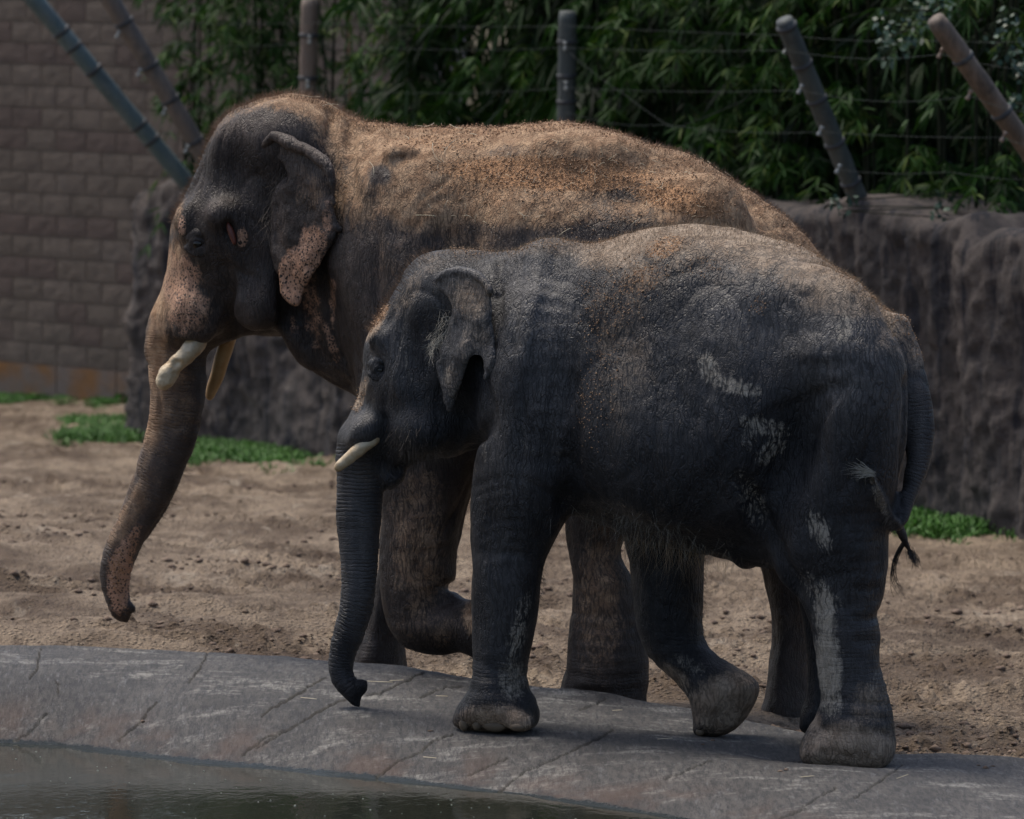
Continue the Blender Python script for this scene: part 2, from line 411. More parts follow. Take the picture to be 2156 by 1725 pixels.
def vert_normals(V, Q):
    n = np.cross(V[Q[:, 2]] - V[Q[:, 0]], V[Q[:, 3]] - V[Q[:, 1]]); N = np.zeros_like(V)
    for i in range(4): np.add.at(N, Q[:, i], n)
    return N / (np.linalg.norm(N, axis=1)[:, None] + 1e-12)
def blob(D, lst):
    """soft ellipses in side-view coordinates: (x,y,rx,ry,rot,strength)"""
    r = np.zeros(len(D))
    for x, y, rx, ry, rot, st in lst:
        c, s_ = math.cos(math.radians(rot)), math.sin(math.radians(rot)); dx, dy = D[:, 0]-x, D[:, 1]-y
        q = np.sqrt(((dx*c + dy*s_)/rx)**2 + ((-dx*s_ + dy*c)/ry)**2)
        r = np.maximum(r, st * (1 - sstep(.35, 1.25, q)))
    return r
def chain_coord(V, Q, slack=1.5):
    """arc length along a chain and a weight for vertices that belong to it"""
    s_acc = 0; best = np.full(len(V), 1e9); arc = np.zeros(len(V))
    for a, b in zip(Q[:-1], Q[1:]):
        ab = b[:3]-a[:3]; L = np.linalg.norm(ab); t = np.clip((V-a[:3]) @ ab / (L*L+1e-9), 0, 1)
        d = np.linalg.norm(V - a[:3] - t[:, None]*ab, axis=1) / (a[3] + t*(b[3]-a[3]))
        m = d < best; best[m] = d[m]; arc[m] = s_acc + t[m]*L; s_acc += L
    return arc, 1 - sstep(1.12, slack, best)
def hairs(name, P, N, Dr, length, width, mat, parent, bend=.35, jitter=.25, droop=0.0):
    n = len(P); Dr = Dr + rng.normal(0, jitter, (n, 3)); Dr /= np.linalg.norm(Dr, axis=1)[:, None]
    L = (length * rng.uniform(.5, 1.25, n))[:, None] if np.isscalar(length) else (length * rng.uniform(.6, 1.2, n))[:, None]
    side = np.cross(Dr, np.array([0, 1., 0]) + rng.normal(0, .3, (n, 3))); side /= np.linalg.norm(side, axis=1)[:, None] + 1e-9
    bv = rng.normal(0, bend, (n, 3)); w_ = width * rng.uniform(.7, 1.2, n)[:, None]
    p0 = P - N * .004; p1 = P + Dr*L*.5 + bv*L*.12 + np.array([0, 0, -1.])*L*droop*.2; p2 = P + Dr*L + bv*L*.5 + np.array([0, 0, -1.])*L*droop
    V = np.stack([p0-side*w_*.5, p0+side*w_*.5, p1+side*w_*.4, p1-side*w_*.4, p2], 1).reshape(-1, 3)
    b = np.arange(n)[:, None]*5
    o = mesh_obj(name, V, [b + np.array([[0, 1, 2, 3]]), b + np.array([[3, 2, 4]])], mat, parent)
    o["kind"] = "stuff"; return o
def pick(wt, n):
    wt = np.maximum(wt, 0); return rng.choice(len(wt), n, p=wt/wt.sum())

# ================================================================== THE SETTING
RIDGE = np.array([(-300,1356),(0,1358),(200,1362),(430,1373),(600,1383),(700,1392),(850,1402),(1000,1430),(1150,1447),(1250,1455),(1370,1478),(1500,1500),(1620,1522),(1720,1545),(1890,1575),(2000,1583),(2156,1597),(2500,1630)], float)
WATER = np.array([(-300,1545),(0,1565),(120,1570),(300,1592),(420,1607),(560,1617),(700,1632),(860,1648),(1000,1665),(1100,1675),(1230,1695),(1330,1710),(1420,1725),(1800,1790),(2156,1850),(2500,1915)], float)
ZW = -.10
def z_ridge(X): return .08 - .06 * X
def z_sand(X, Y):
    fade = 1 - sstep(27, 42, Y); return (-.010 - .065 * np.clip(X, -4, 4)) * fade
def ridge_pt(x):
    y = np.interp(x, RIDGE[:, 0], RIDGE[:, 1]); z = .08
    for _ in range(6): p = at_z(x, y, z); z = z_ridge(p[0])
    return p
def ground_pt(x, y):
    z = 0.0
    for _ in range(8): p = at_z(x, y, z); z = float(z_sand(p[0], p[1]))
    return p

# ---- soil ground
def tracks(X, Y):
    P = np.stack([X, Y, 0*X], 1)
    wv = P + .25 * np.stack([vnoise(P*1.3, 3), vnoise(P*1.3, 4), 0*X], 1)
    a = fbm(wv * np.array([1.4, 1.1, 1]), 3, 11) * .034
    # vehicle and foot tracks run across the yard
    c = 1 - np.abs(vnoise(wv * np.array([.40, 1.9, 1]), 31)) * 2; a += np.clip(c, -.2, 1) * .040; c = 1 - np.abs(vnoise(wv * np.array([.5, 4.2, 1]), 37)) * 2; a += np.clip(c, 0, 1) * .014
    b = fbm(wv * np.array([5.0, 4.0, 1]), 3, 5); a += b * .019
    cl = vnoise(P * np.array([19, 15, 1]), 8); reg = sstep(-.15, .5, vnoise(P*np.array([.9, 1.2, 1]), 41))
    a += (np.maximum(cl, 0)**1.5) * .042 * reg
    cl = vnoise(P * np.array([42, 34, 1]), 9); a += np.maximum(cl, 0) * .012 * (reg*.7+.3)
    return a
def dark_soil_map(X, Y):  # darker soil in rut hollows, along fine ruts and in clod patches
    P = np.stack([X, Y, 0*X], 1); wv = P + .25*np.stack([vnoise(P*1.3, 3), vnoise(P*1.3, 4), 0*X], 1)
    c = 1 - np.abs(vnoise(wv*np.array([.40, 1.9, 1]), 31))*2; c2 = 1 - np.abs(vnoise(wv*np.array([.5, 4.2, 1]), 37))*2
    return np.clip(sstep(.25, .95, -c + .3) * .8 + sstep(.5, 1, c2)*.5*(vnoise(P*2.2, 44) > -.1) + sstep(.1, .6, vnoise(P*np.array([1.0, 1.3, 1]), 41))*.5, 0, 1)
ys = np.concatenate([np.arange(21.5, 30, .022), np.arange(30, 38, .04), np.arange(38, 58, .12)])
xs = np.linspace(-1, 1, 620)
Yg, Tg = np.meshgrid(ys, xs, indexing='ij'); Xg = Tg * (Yg * .093 + .35)
X, Y = Xg.ravel(), Yg.ravel(); Z = z_sand(X, Y) + tracks(X, Y)
_rp = np.array([ridge_pt(x) for x in range(-290, 2480, 40)])
_back = Y - np.interp(X, _rp[:, 0], _rp[:, 1])
Z = np.where(_back < 0, Z - .6 * sstep(.05, .5, -_back), Z)
nY, nX = Yg.shape
def grid_faces(a, b):
    i = np.arange((a-1)*b).reshape(a-1, b)[:, :-1].ravel(); return np.stack([i, i+1, i+b+1, i+b], 1)
m = NT("trampled_soil"); co = m.coord(); geo = m.n("NewGeometry")
n1 = m.noise(m.mapping(co, (1, .6, 1)), 1.6, 5, .6); n2 = m.noise(m.mapping(co, (1, .4, 1)), 12, 6, .75); n3 = m.noise(m.mapping(co, (1, .18, .6)), 60, 5, .8)
c = m.mix(m.ramp(n1, .35, .62), (.135, .095, .064), (.35, .272, .195))
c = m.mix(m.ramp(n2, .45, .75, 0, .75), c, (.062, .041, .031))
c = m.mix(m.ramp(m.noise(m.mapping(co, (1.5, .5, 1)), 2.2, 5, .7), .56, .70, 0, .65), c, (.46, .39, .305))
c = m.mix(m.ramp(n3, .46, .68, 0, .6), c, (.075, .052, .040))
c = m.mix(m.math('MULTIPLY', m.math('MULTIPLY', m.attr('dark_soil'), .75), m.ramp(m.noise(co, 10, 4, .7), .3, .6)), c, (.070, .046, .031))
M['soil'] = m.fin(c, .85, m.bump(m.math('ADD', m.noise(co, 60, 6, .75), m.ramp(m.voro(co, 45, 'F1'), 0, .6, 1, 0)), .02, 1.0), .25)
tag(mesh_obj("ground", np.stack([X, Y, Z], 1), grid_faces(nY, nX), M['soil'], attrs={"dark_soil": dark_soil_map(X, Y)}), "trampled bare brown soil with tracks and clods", kind="structure")
# wider sheet of the same soil round the detailed part
mesh_base = mesh_obj("terrain", np.array([[-60, 21, -.45], [60, 21, -.45], [60, 200, -.45], [-60, 200, -.45]]), np.array([[0, 1, 2, 3]]), M['soil'])
tag(mesh_base, "bare soil beyond the yard", kind="structure")

# ---- rock slab at the pool edge
PINS = []   # filled with (X, Y, z) where feet rest
def slab_build():
    xq = np.arange(-260, 2440, 3.3); tt = np.concatenate([np.linspace(-.22, -.02, 8), np.linspace(0, 1, 190), np.linspace(1.03, 1.5, 14)])
    R = np.array([ridge_pt(x) for x in xq])
    Wt = np.array([at_z(x, np.interp(x, WATER[:, 0], WATER[:, 1]), ZW) for x in xq])
    T, A = np.meshgrid(tt, np.arange(len(xq)), indexing='ij')
    P = R[A] + (Wt[A] - R[A]) * T[..., None]
    zr = R[:, 2][A]; z = zr + (ZW - zr) * np.clip(T, 0, 9)**3.0
    z = np.where(T < 0, zr - (np.abs(T)/.22)**.8 * .22, z)
    z = np.where(T > 1, ZW - (T-1)*.9, z)
    X, Y, t = P[..., 0].ravel(), P[..., 1].ravel(), T.ravel(); z = z.ravel()
    Q = np.stack([X, Y, 0*X], 1); edge = sstep(0, .08, t) * (1 - sstep(.93, 1.0, t))
    z += fbm(Q*np.array([1.3, 1.0, 1]), 3, 21) * .016 * edge + fbm(Q*np.array([7, 4, 1]), 4, 25) * .0035
    base = z.copy()
    for px, py, pz in PINS:
        i = np.argmin((X-px)**2 + (Y-py)**2); dz = pz - z[i]; g = np.exp(-((X-px)**2 + (Y-py)**2)/(2*.26**2))
        z += dz * g
    V = np.stack([X, Y, z], 1); D = proj(V)
    cr = np.zeros(len(V)); r2 = np.random.default_rng(3)
    CR = [[(83,1370),(81,1403),(74,1417),(62,1430)],[(119,1435),(124,1448),(121,1468)],[(440,1374),(423,1403),(398,1437)],
      [(688,1426),(648,1448),(621,1466),(594,1482),(571,1491),(551,1509)],[(729,1471),(702,1482),(666,1502),(630,1525),(585,1547),(540,1574)],
      [(894,1416),(849,1437),(800,1460),(772,1463)],[(604,1535),(560,1552),(510,1590)],
      [(954,1546),(912,1560),(905,1570),(870,1591),(835,1605),(793,1637)],[(1069,1595),(1024,1616),(985,1633)],
      [(1293,1535),(1251,1560),(1199,1584),(1150,1605),(1108,1623),(1050,1668)],[(1276,1472),(1220,1495)],[(971,1444),(919,1453),(884,1469)],
      [(1758,1659),(1720,1680),(1668,1715)],[(1700,1700),(1640,1725)],[(100,1500),(70,1535),(30,1560)],[(1500,1600),(1440,1625),(1400,1640)],
      [(1900,1610),(1860,1640),(1800,1680)],[(330,1480),(300,1515),(250,1560)]]
    for pl in CR:
        pl = np.array(pl, float); pts = []
        for a, b in zip(pl[:-1], pl[1:]):
            k = max(2, int(np.hypot(*(b-a))/7))
            for q in np.arange(k)/k: pts.append(a + (b-a)*q + r2.normal(0, 1.3, 2))
        pts.append(pl[-1]); pts = np.array(pts)
        for a, b in zip(pts[:-1], pts[1:]):
            bb = (D[:, 0] > min(a[0], b[0])-9) & (D[:, 0] < max(a[0], b[0])+9) & (D[:, 1] > min(a[1], b[1])-9) & (D[:, 1] < max(a[1], b[1])+9)
            ii = np.nonzero(bb)[0]; ab = b-a; q = np.clip(((D[ii]-a) @ ab)/(ab@ab+1e-9), 0, 1)
            dist = np.linalg.norm(D[ii]-a-q[:, None]*ab, axis=1); wd = r2.uniform(1.3, 2.5)
            cr[ii] = np.maximum(cr[ii], 1 - sstep(.4*wd, wd*1.15, dist))
    V[:, 2] -= cr * .012
    m = NT("worn_concrete_rock"); co = m.coord(); tA = m.attr("t"); cA = m.attr("crack")
    g = m.mix(m.ramp(m.noise(m.mapping(co, (1, .45, 1)), 2.4, 5, .6), .3, .7), (.094, .088, .083), (.185, .172, .158))
    g = m.mix(m.ramp(m.noise(m.mapping(co, (.7, 1.2, 1)), 3.3, 8, .78), .51, .64, 0, .85), g, (.46, .44, .40))
    ca = m.mapping(co, (1, .16, .6), (0, 0, .35))
    g = m.mix(m.ramp(m.noise(ca, 48, 6, .85), .40, .62, 0, .85), g, (.040, .041, .047))
    g = m.mix(m.ramp(m.noise(ca, 30, 5, .85), .54, .68, 0, .6), g, (.27, .27, .27))
    g = m.mix(m.ramp(m.noise(co, 140, 2, .7), .6, .75, 0, .5), g, (.26, .25, .24))
    red = m.math('MULTIPLY', m.ramp(tA, .70, .93), m.ramp(m.noise(m.mapping(co, (1, .6, 1)), 4, 4, .6), .42, .66, .0, .5))
    g = m.mix(red, g, (.17, .10, .07))
    wetl = m.ramp(m.math('ADD', tA, m.math('MULTIPLY', m.math('SUBTRACT', m.noise(co, 22, 6, .8), .5), .05)), .975, .99)
    g = m.mix(wetl, g, (.045, .055, .055)); g = m.mix(m.math('MULTIPLY', cA, .7), g, (.012, .012, .012))
    M['rock_slab'] = m.fin(g, m.lerp(wetl, .62, .2), m.bump(m.math('ADD', m.noise(ca, 40, 8, .85), m.math('MULTIPLY', m.noise(co, 11, 4, .6), .5)), .030, 1.0), .4)
    return tag(mesh_obj("pool_edge_rock", V, grid_faces(len(tt), len(xq)), M['rock_slab'], attrs={"t": t, "crack": cr}), "low grey cracked rock slab along the pool edge", kind="structure")

# ---- water
m = NT("murky_water"); co = m.coord()
wv = m.math('ADD', m.noise(m.mapping(co, (1, .55, 1)), 5, 4, .6), m.math('MULTIPLY', m.noise(m.mapping(co, (1, .5, 1)), 26, 3, .6), .25))
M['water'] = m.fin(m.mix(m.noise(co, .7, 2), (.014, .018, .012), (.022, .025, .017)), .06, m.bump(wv, .0035, .8), .22)
_wp = np.array([at_z(x, np.interp(x, WATER[:, 0], WATER[:, 1]), ZW) for x in range(-290, 2480, 30)]); _wp[:, 1] += .10; _wq = _wp.copy(); _wq[:, 1] = 4.0
_wq[:, 0] = np.linspace(-5, 5, len(_wq))
tag(mesh_obj("water", np.vstack([_wq, _wp]), grid_faces(2, len(_wp)), M['water']), "still murky pool water", kind="structure")

# ---- rock wall (moulded rock) that runs diagonally behind the yard
PATH_D = [(-9, 50.5, .9), (285, 47.0, 0), (460, 45.6, 0), (720, 43.5, 0), (1192, 41.0, 0), (1809, 37.4, 0), (1950, 36.7, 0), (2156, 35.5, 0), (2420, 34.2, 0), (2800, 32.4, 0)]
def wall_depth(x): return np.interp(x, [285, 460, 720, 1192, 1809, 1950, 2156, 2420], [47.0, 45.6, 43.5, 41.0, 37.4, 36.7, 35.5, 34.2])
def top_z(x, y): return at_depth(x, y, wall_depth(x))[2]
TOPS = [(270,470),(285,425),(300,395),(330,380),(400,377),(450,385),(700,395),(1192,400),(1640,433),(1700,420),(1760,411),(1850,426),(1900,441),(1960,463),(1985,448),(2005,450),(2030,505),(2060,482),(2100,474),(2156,492),(2300,480),(2700,500)]
def rock_wall():
    xq = np.arange(272, 2700, 6.0); pts = []; ht = []
    dz0 = wall_depth(285); p0 = at_depth(285, 900, dz0)
    for q in np.linspace(1, 0, 30, endpoint=False):
        pts.append([p0[0] + .25*q*q - .05, dz0 + 2.5*q]); ht.append(at_depth(290, 400, dz0)[2])
    for x in xq[2:]:
        d = float(wall_depth(x)) if x < 2420 else 34.2 - (x-2420)*.0047
        pts.append([(x-CX)/F_*d, d]); ht.append(2.4 - (np.interp(x, [t[0] for t in TOPS], [t[1] for t in TOPS]) - 309) / F_ * d)
    pts = np.array(pts); ht = np.array(ht)
    nh, nb = 110, 14; V = []; T = np.gradient(pts, axis=0); T /= np.linalg.norm(T, axis=1)[:, None]; N = np.stack([T[:, 1], -T[:, 0]], 1)
    N[N[:, 1] > .5] *= 1
    hh = np.concatenate([np.linspace(-.25, 1, nh), np.ones(nb)]); back = np.concatenate([np.zeros(nh), np.linspace(.05, .75, nb)])
    H, I = np.meshgrid(np.arange(nh+nb), np.arange(len(pts)), indexing='ij')
    z = hh[H] * ht[I]; zt = ht[I] - .16; ang = np.clip((z - zt)/.16, 0, 1)*math.pi/2; z = np.where(z > zt, zt + .16*np.sin(ang), z); round_ = np.where(z > zt, .16*(1-np.cos(ang)), 0)
    XY = pts[I] - N[I] * (back[H] + round_)[..., None]
    P = np.stack([XY[..., 0], XY[..., 1], z], -1).reshape(-1, 3)
    s_ = np.cumsum(np.concatenate([[0], np.linalg.norm(np.diff(pts, axis=0), axis=1)]))
    Q = np.stack([s_[I].ravel(), P[:, 2], 0*P[:, 2]], 1)
    d = fbm(Q*np.array([1.1, .9, 1]), 4, 51)*.07 + fbm(Q*np.array([5, 1.0, 1]), 4, 57)*.045 + (1-np.abs(vnoise(Q*np.array([2.2, .8, 1]), 61)))*.03 + fbm(Q*np.array([16, 12, 1]), 4, 71)*.022
    d -= .07
    d += .10*np.exp(-((Q[:, 0]-2.45)**2/.02 + (P[:, 2]-.95)**2/.03))
    Nn = N[I].reshape(-1, 2); P[:, 0] += Nn[:, 0]*d; P[:, 1] += Nn[:, 1]*d
    tp = (H.ravel() >= nh-8); P[:, 2] += np.where(tp, fbm(Q*np.array([4, 4, 1]) + back[H].ravel()[:, None]*3, 3, 81)*.022, 0)
    m = NT("moulded_rock"); co = m.coord()
    v = m.mapping(co, (2.2, 2.2, .7))
    g = m.mix(m.ramp(m.noise(v, 2.3, 6, .65), .35, .65), (.058, .052, .052), (.122, .102, .094))
    g = m.mix(m.ramp(m.noise(m.mapping(co, (6, 6, .6)), 1.5, 5, .7), .50, .62, 0, .85), g, (.024, .026, .036))
    g = m.mix(m.ramp(m.noise(co, 2.6, 6, .75), .54, .70, 0, .7), g, (.20, .172, .152))
    g = m.mix(m.ramp(m.noise(co, 40, 3, .7), .5, .7, 0, .4), g, (.05, .045, .04))
    M['rock_wall'] = m.fin(g, .85, m.bump(m.noise(co, 22, 7, .75), .035, 1.0), .25)
    o = mesh_obj("rock_wall", P, grid_faces(nh+nb, len(pts)), M['rock_wall'])
    tag(o, "long brown moulded rock wall behind the elephants, two metres high", "wall")
    return pts, ht, N
WP, WH, WN = rock_wall()

# ---- planted bank on top of and behind the rock wall, added dark backdrop slope beyond
iv = np.arange(44, len(WP), 4); rows = []
for k, (back, z) in enumerate([(.45, -.25), (.8, -.12), (2.0, .05), (3.5, .3), (6.0, 1.0), (9.0, 2.6), (14.0, 5.5)]):
    p = WP[iv] - WN[iv]*back if k < 3 else WP[iv] + np.array([.35, 1.0])*back
    zz = WH[iv]*(1 if k < 2 else 0) + (1.75 if k >= 2 else 0) + z; rows.append(np.column_stack([p, zz]))
B = np.array(rows); Bv = B.reshape(-1, 3)
M['shade_litter'] = simple("shade_dark_litter", (.004, .005, .003), 1.0, (.009, .010, .006), 9, .02, 30, 0.0)  # near black, paints the deep shade behind the bamboo
keep = [k for k in range(4)]
tag(mesh_obj("planted_bank", B[:4].reshape(-1, 3), grid_faces(4, len(iv)), M['shade_litter']), "dark soil bank above the rock wall", kind="structure")
hx = np.linspace(-3, 16, 60); hy = np.linspace(0, 12, 30); HX, HY = np.meshgrid(hx, hy, indexing='ij')
HYw = 49.5 - HX*.75 + HY + 1.5; Hz = .9 + HY*.62 + fbm(np.stack([HX.ravel(), HY.ravel(), 0*HX.ravel()], 1), 3, 90).reshape(HX.shape)*.3
HXm = np.where(HX < .2, .2 + (HX-.2)*.02, HX)
tag(mesh_obj("added_backdrop_slope", np.stack([HXm.ravel(), HYw.ravel(), Hz.ravel()], 1), grid_faces(60, 30), M['shade_litter']), "near black slope added as a backdrop to darken the gaps in the bamboo", kind="structure")  # added backdrop that keeps bright sky out of the foliage gaps

# ---- concrete block wall, far left
BA = math.radians(42); BE = np.array([math.cos(BA), -math.sin(BA), -.030]); BNv = np.array([-math.sin(BA), -math.cos(BA), 0])
B0 = np.array([at_depth(0, 845, 54.0)[0], 54.0, .02])
def bw(a, z, out=0.0): return B0 + BE*a + np.array([0, 0, z]) + BNv*out
bwall = tag(empty("block_wall", B0), "tall wall of rough grey brown concrete blocks at the far left", "wall")
m = NT("split_face_block"); co = m.coord(); rnd = m.n("ObjectInfo").outputs["Random"]
c = m.mix(rnd, (.162, .134, .110), (.20, .165, .138)); c = m.mix(m.ramp(rnd, .78, .80), c, (.150, .116, .100))
wo = m.n("NewGeometry").outputs["Position"]
c = m.mix(m.ramp(m.noise(wo, 5, 5, .7), .4, .7, 0, .5), c, (.080, .067, .059)); c = m.mix(m.ramp(m.noise(wo, 1.1, 3, .7), .55, .8, 0, .35), c, (.18, .16, .15))
M['block'] = m.fin(c, .9, m.bump(m.noise(wo, 26, 5, .8), .02, 1.0), .2)
M['mortar'] = simple("mortar", (.29, .255, .225), .9, (.23, .20, .175), 4, .004, 40)
m = NT("stained_plinth"); wo = m.n("NewGeometry").outputs["Position"]
c = m.mix(m.ramp(m.noise(wo, 1.3, 4, .6), .42, .62), (.19, .155, .135), (.24, .125, .055)); c = m.mix(m.ramp(m.noise(wo, 9, 5, .7), .5, .75, 0, .5), c, (.11, .085, .065))
M['plinth'] = m.fin(c, .9, m.bump(m.noise(wo, 20, 5, .7), .01, 1.0), .2)
cw = MB(); q = [bw(-9, -.4, -.01), bw(5.6, -.4, -.01), bw(5.6, 4.4, -.01), bw(-9, 4.4, -.01)]; q += [p - BNv*.4 for p in q]
cw.add(np.array(q) - B0, [(0,1,2,3),(7,6,5,4),(0,4,5,1),(1,5,6,2),(2,6,7,3),(3,7,4,0)]); cw.build("mortar_bed", M['mortar'], bwall, False)
bmesh_v = []
for vv in range(5):
    gx, gz = np.meshgrid(np.linspace(0, 1, 6), np.linspace(0, 1, 4), indexing='ij'); r_ = np.random.default_rng(vv)
    dep = .017 + r_.uniform(-.003, .004, gx.shape); dep[0, :] = dep[-1, :] = dep[:, 0] = dep[:, -1] = .014
    Vf = bw(0, 0)[None] - B0 + (gx.ravel()*.388)[:, None]*BE + (gz.ravel()*.188)[:, None]*np.array([0, 0, 1.]) + dep.ravel()[:, None]*BNv
    ring_i = [i*4 for i in range(6)] + [20+j for j in range(1, 4)] + [i*4+3 for i in range(4, -1, -1)] + [j for j in range(2, 0, -1)]
    Vb = Vf[ring_i] - BNv*.022; k = len(ring_i)
    Fc = [(i*4+j, (i+1)*4+j, (i+1)*4+j+1, i*4+j+1) for i in range(5) for j in range(3)] + [(ring_i[a], 24+a, 24+(a+1) % k, ring_i[(a+1) % k]) for a in range(k)]
    o = mesh_obj("block", np.vstack([Vf, Vb]), Fc, M['block'], bwall, False); o.location = (0, 0, -50); bmesh_v.append(o)
used = 0
for r in range(18):
    for i in range(-2, 14):
        a = i*.4 + (.2 if r % 2 else 0)
        src = bmesh_v[(i*7 + r*3) % 5]
        if used < 5: o = bmesh_v[used]
        else: o = bpy.data.objects.new("block", src.data); COL.objects.link(o); o.parent = bwall
        used += 1; o.location = BE*a + np.array([0, 0, .37 + r*.2])
pl = MB()
for i in range(-1, 7):
    x0, x1 = i*.8 + .006, i*.8 + .794; q = [bw(x0, -.3, .03), bw(x1, -.3, .03), bw(x1, .355, .03), bw(x0, .355, .03)]; q += [p - BNv*.045 for p in q]
    pm = MB(); pm.add(np.array(q)-B0, [(0,1,2,3),(0,4,5,1),(1,5,6,2),(2,6,7,3),(3,7,4,0)]); pm.build("plinth_block", M['plinth'], bwall, False)

# ---- fence posts of bamboo-like concrete
def post_mat(name, a, b, streak):
    m = NT(name); co = m.coord(); z = m.mapping(co, (7, 7, 1.2))
    c = m.mix(m.ramp(m.noise(z, 2.0, 5, .7), .35, .65), a, b); c = m.mix(m.ramp(m.noise(co, 3, 5, .7), .5, .68, 0, .7), c, streak)
    return m.fin(c, .6, m.bump(m.noise(z, 9, 4, .7), .006, 1.0), .4)
M['post_blue'] = post_mat("weathered_blue_green_post", (.085, .135, .150), (.13, .175, .185), (.05, .07, .08))
M['post_grey'] = post_mat("grey_brown_post", (.13, .12, .115), (.20, .17, .15), (.055, .06, .065))
M['post_tan'] = post_mat("tan_post", (.17, .13, .105), (.22, .175, .14), (.075, .055, .045))
M['post_green'] = post_mat("dull_green_post", (.055, .070, .070), (.085, .098, .095), (.035, .042, .045))
M['post_brown'] = post_mat("split_brown_post", (.10, .078, .062), (.18, .14, .11), (.014, .012, .011))
M['band'] = simple("dark_band", (.028, .032, .038), .6, (.05, .055, .06), 20)
M['insulator'] = simple("pale_insulator", (.34, .36, .35), .5, (.22, .24, .23), 20)
M['insulator_rusty'] = simple("rusty_insulator", (.17, .12, .09), .8, (.28, .22, .18), 30)
M['wire'] = simple("fence_wire_metal", (.035, .045, .045), .7, None, 8, 0, 40, .2)
POSTS = [
 ("blue green weathered fence post leaning left over the block wall, farthest left", 'post_blue', (22,-60), (392,383), 18.5, 46.2, [(128,66),(155,97),(196,146),(293,262),(323,290)], [], 0),
 ("grey and tan leaning fence post with dark bands beside the elephant's forehead", 'post_grey', (196,-62), (452,368), 19.5, 45.9, [(253,50),(313,137),(361,206),(417,291)], [(248,73),(293,153),(346,235),(393,314)], 0),
 ("upright tan fence post with two white insulators above the large elephant's head", 'post_tan', (653,-4), (643,392), 19, 44.2, [(651,74),(648,164)], [(652,84),(648,178)], 1),
 ("upright grey green fence post in front of the bamboo, above the elephant's back", 'post_green', (1195,24), (1191,395), 19.5, 41.2, [(1195,88),(1194,160),(1193,214)], [(1190,97),(1192,181)], 1),
 ("dark green grey post leaning left with its foot on the rock wall", 'post_green', (1651,42), (1812,432), 20.5, 37.5, [(1656,56),(1697,131),(1724,206),(1765,296),(1797,380)], [(1655,104),(1685,188),(1727,276),(1765,356)], 1),
 ("split brown bamboo post leaning left at the top right corner", 'post_brown', (1969,40), (2262,452), 21.5, 35.4, [(2029,120),(2113,232),(2190,345)], [(1981,112),(2041,200),(2113,288)], 1)]
INS = []
for lab, mt, tp, bt, r, d, bands, ins, vis in POSTS:
    lean = .5 if abs(bt[0]-tp[0]) > 100 else .05
    pb = at_depth(bt[0], bt[1], d + .1); pt = at_depth(tp[0], tp[1], d - lean); L = np.linalg.norm(pt-pb); R_ = r*d/F_
    root = tag(empty("fence_post", pb), lab, "fence post", "posts of the wire fence")
    tvec = (pt-pb); seg = MB(); ts = np.linspace(-.06, 1, 24); rr = R_*(1.0 + .025*np.sin(ts*31) + .02*np.sin(ts*67+1))
    rr[-1] *= .90; seg.tube([tvec*t for t in ts], rr, 18); seg.build("pole", M[mt], root)
    for bx, by in bands:
        t = np.dot(np.array([bx, by]) - np.array(bt), np.array(tp, float) - np.array(bt)) / np.sum((np.array(tp, float)-np.array(bt))**2)
        b = MB(); c0 = tvec*t; un = tvec/L; b.tube([c0-un*.016, c0-un*.010, c0+un*.010, c0+un*.016], np.array([1.0, 1.10, 1.10, 1.0])*R_*1.02, 18); b.build("band", M['band'], root)
    for k, (bx, by) in enumerate(ins):
        pi_ = at_depth(bx, by, d - lean*.6 - R_ - .04) - pb
        ax_ = np.array([math.sin(.45), .0, math.cos(.45)]) if lean > .2 else np.array([0, 0, 1.])
        b = MB(); q = [pi_ - ax_*.034, pi_ - ax_*.015, pi_ - ax_*.012, pi_ + ax_*.012, pi_ + ax_*.015, pi_ + ax_*.034]
        b.tube(q, [.014, .014, .010, .010, .014, .014], 8); b.tube([pi_, pi_ + np.array([.0, .07, 0])], .006, 6)
        b.build("insulator", M['insulator_rusty' if mt == 'post_brown' else 'insulator'], root)
def wire(lab, pts, sag=6, ds=None):
    W = []
    for k, (a, b) in enumerate(zip(pts[:-1], pts[1:])):
        for q in np.arange(14)/14:
            x = a[0] + (b[0]-a[0])*q; y = a[1] + (b[1]-a[1])*q + 4*q*(1-q)*sag*(1 + .6*math.sin(k*2.1+1))
            W.append(at_depth(x, y, a[2] + (b[2]-a[2])*q))
    W.append(at_depth(*pts[-1])); W = np.array(W); o0 = W[0]; b = MB(); b.tube(W-o0, .0014, 5); o = b.build("fence_wire", M['wire']); o.location = o0
    tag(o, lab, "wire", "wires strung between the fence posts")
wire("topmost slack wire strung across the bamboo between the post tops", [(230,40,45.8),(650,48,44),(1194,55,41),(1660,75,37.1),(1990,86,35.1),(2220,85,34)], 4)
wire("wire joining the upper insulators of the upright posts", [(248,76,45.6),(652,90,43.9),(1190,101,40.9),(1655,106,36.8),(1981,114,34.7),(2230,150,34)], 9)
wire("sagging wire joining the second insulators of the posts", [(293,156,45.6),(648,184,43.9),(1192,185,40.9),(1685,190,36.8),(2041,202,34.7),(2240,240,34)], 12)
wire("third wire crossing just above the large elephant's back", [(1192,236,40.9),(1400,262,39.5),(1727,278,36.9),(2113,290,34.7),(2240,300,34)], 8)
wire("loose broken wire hanging in a V between two posts", [(1200,112,40.8),(1310,195,40),(1420,272,39),(1560,215,38),(1645,118,36.9)], 3)
wire("lowest wire just above the rock wall", [(1765,358,37),(2000,362,35.5),(2160,378,34.7),(2300,380,34)], 4)

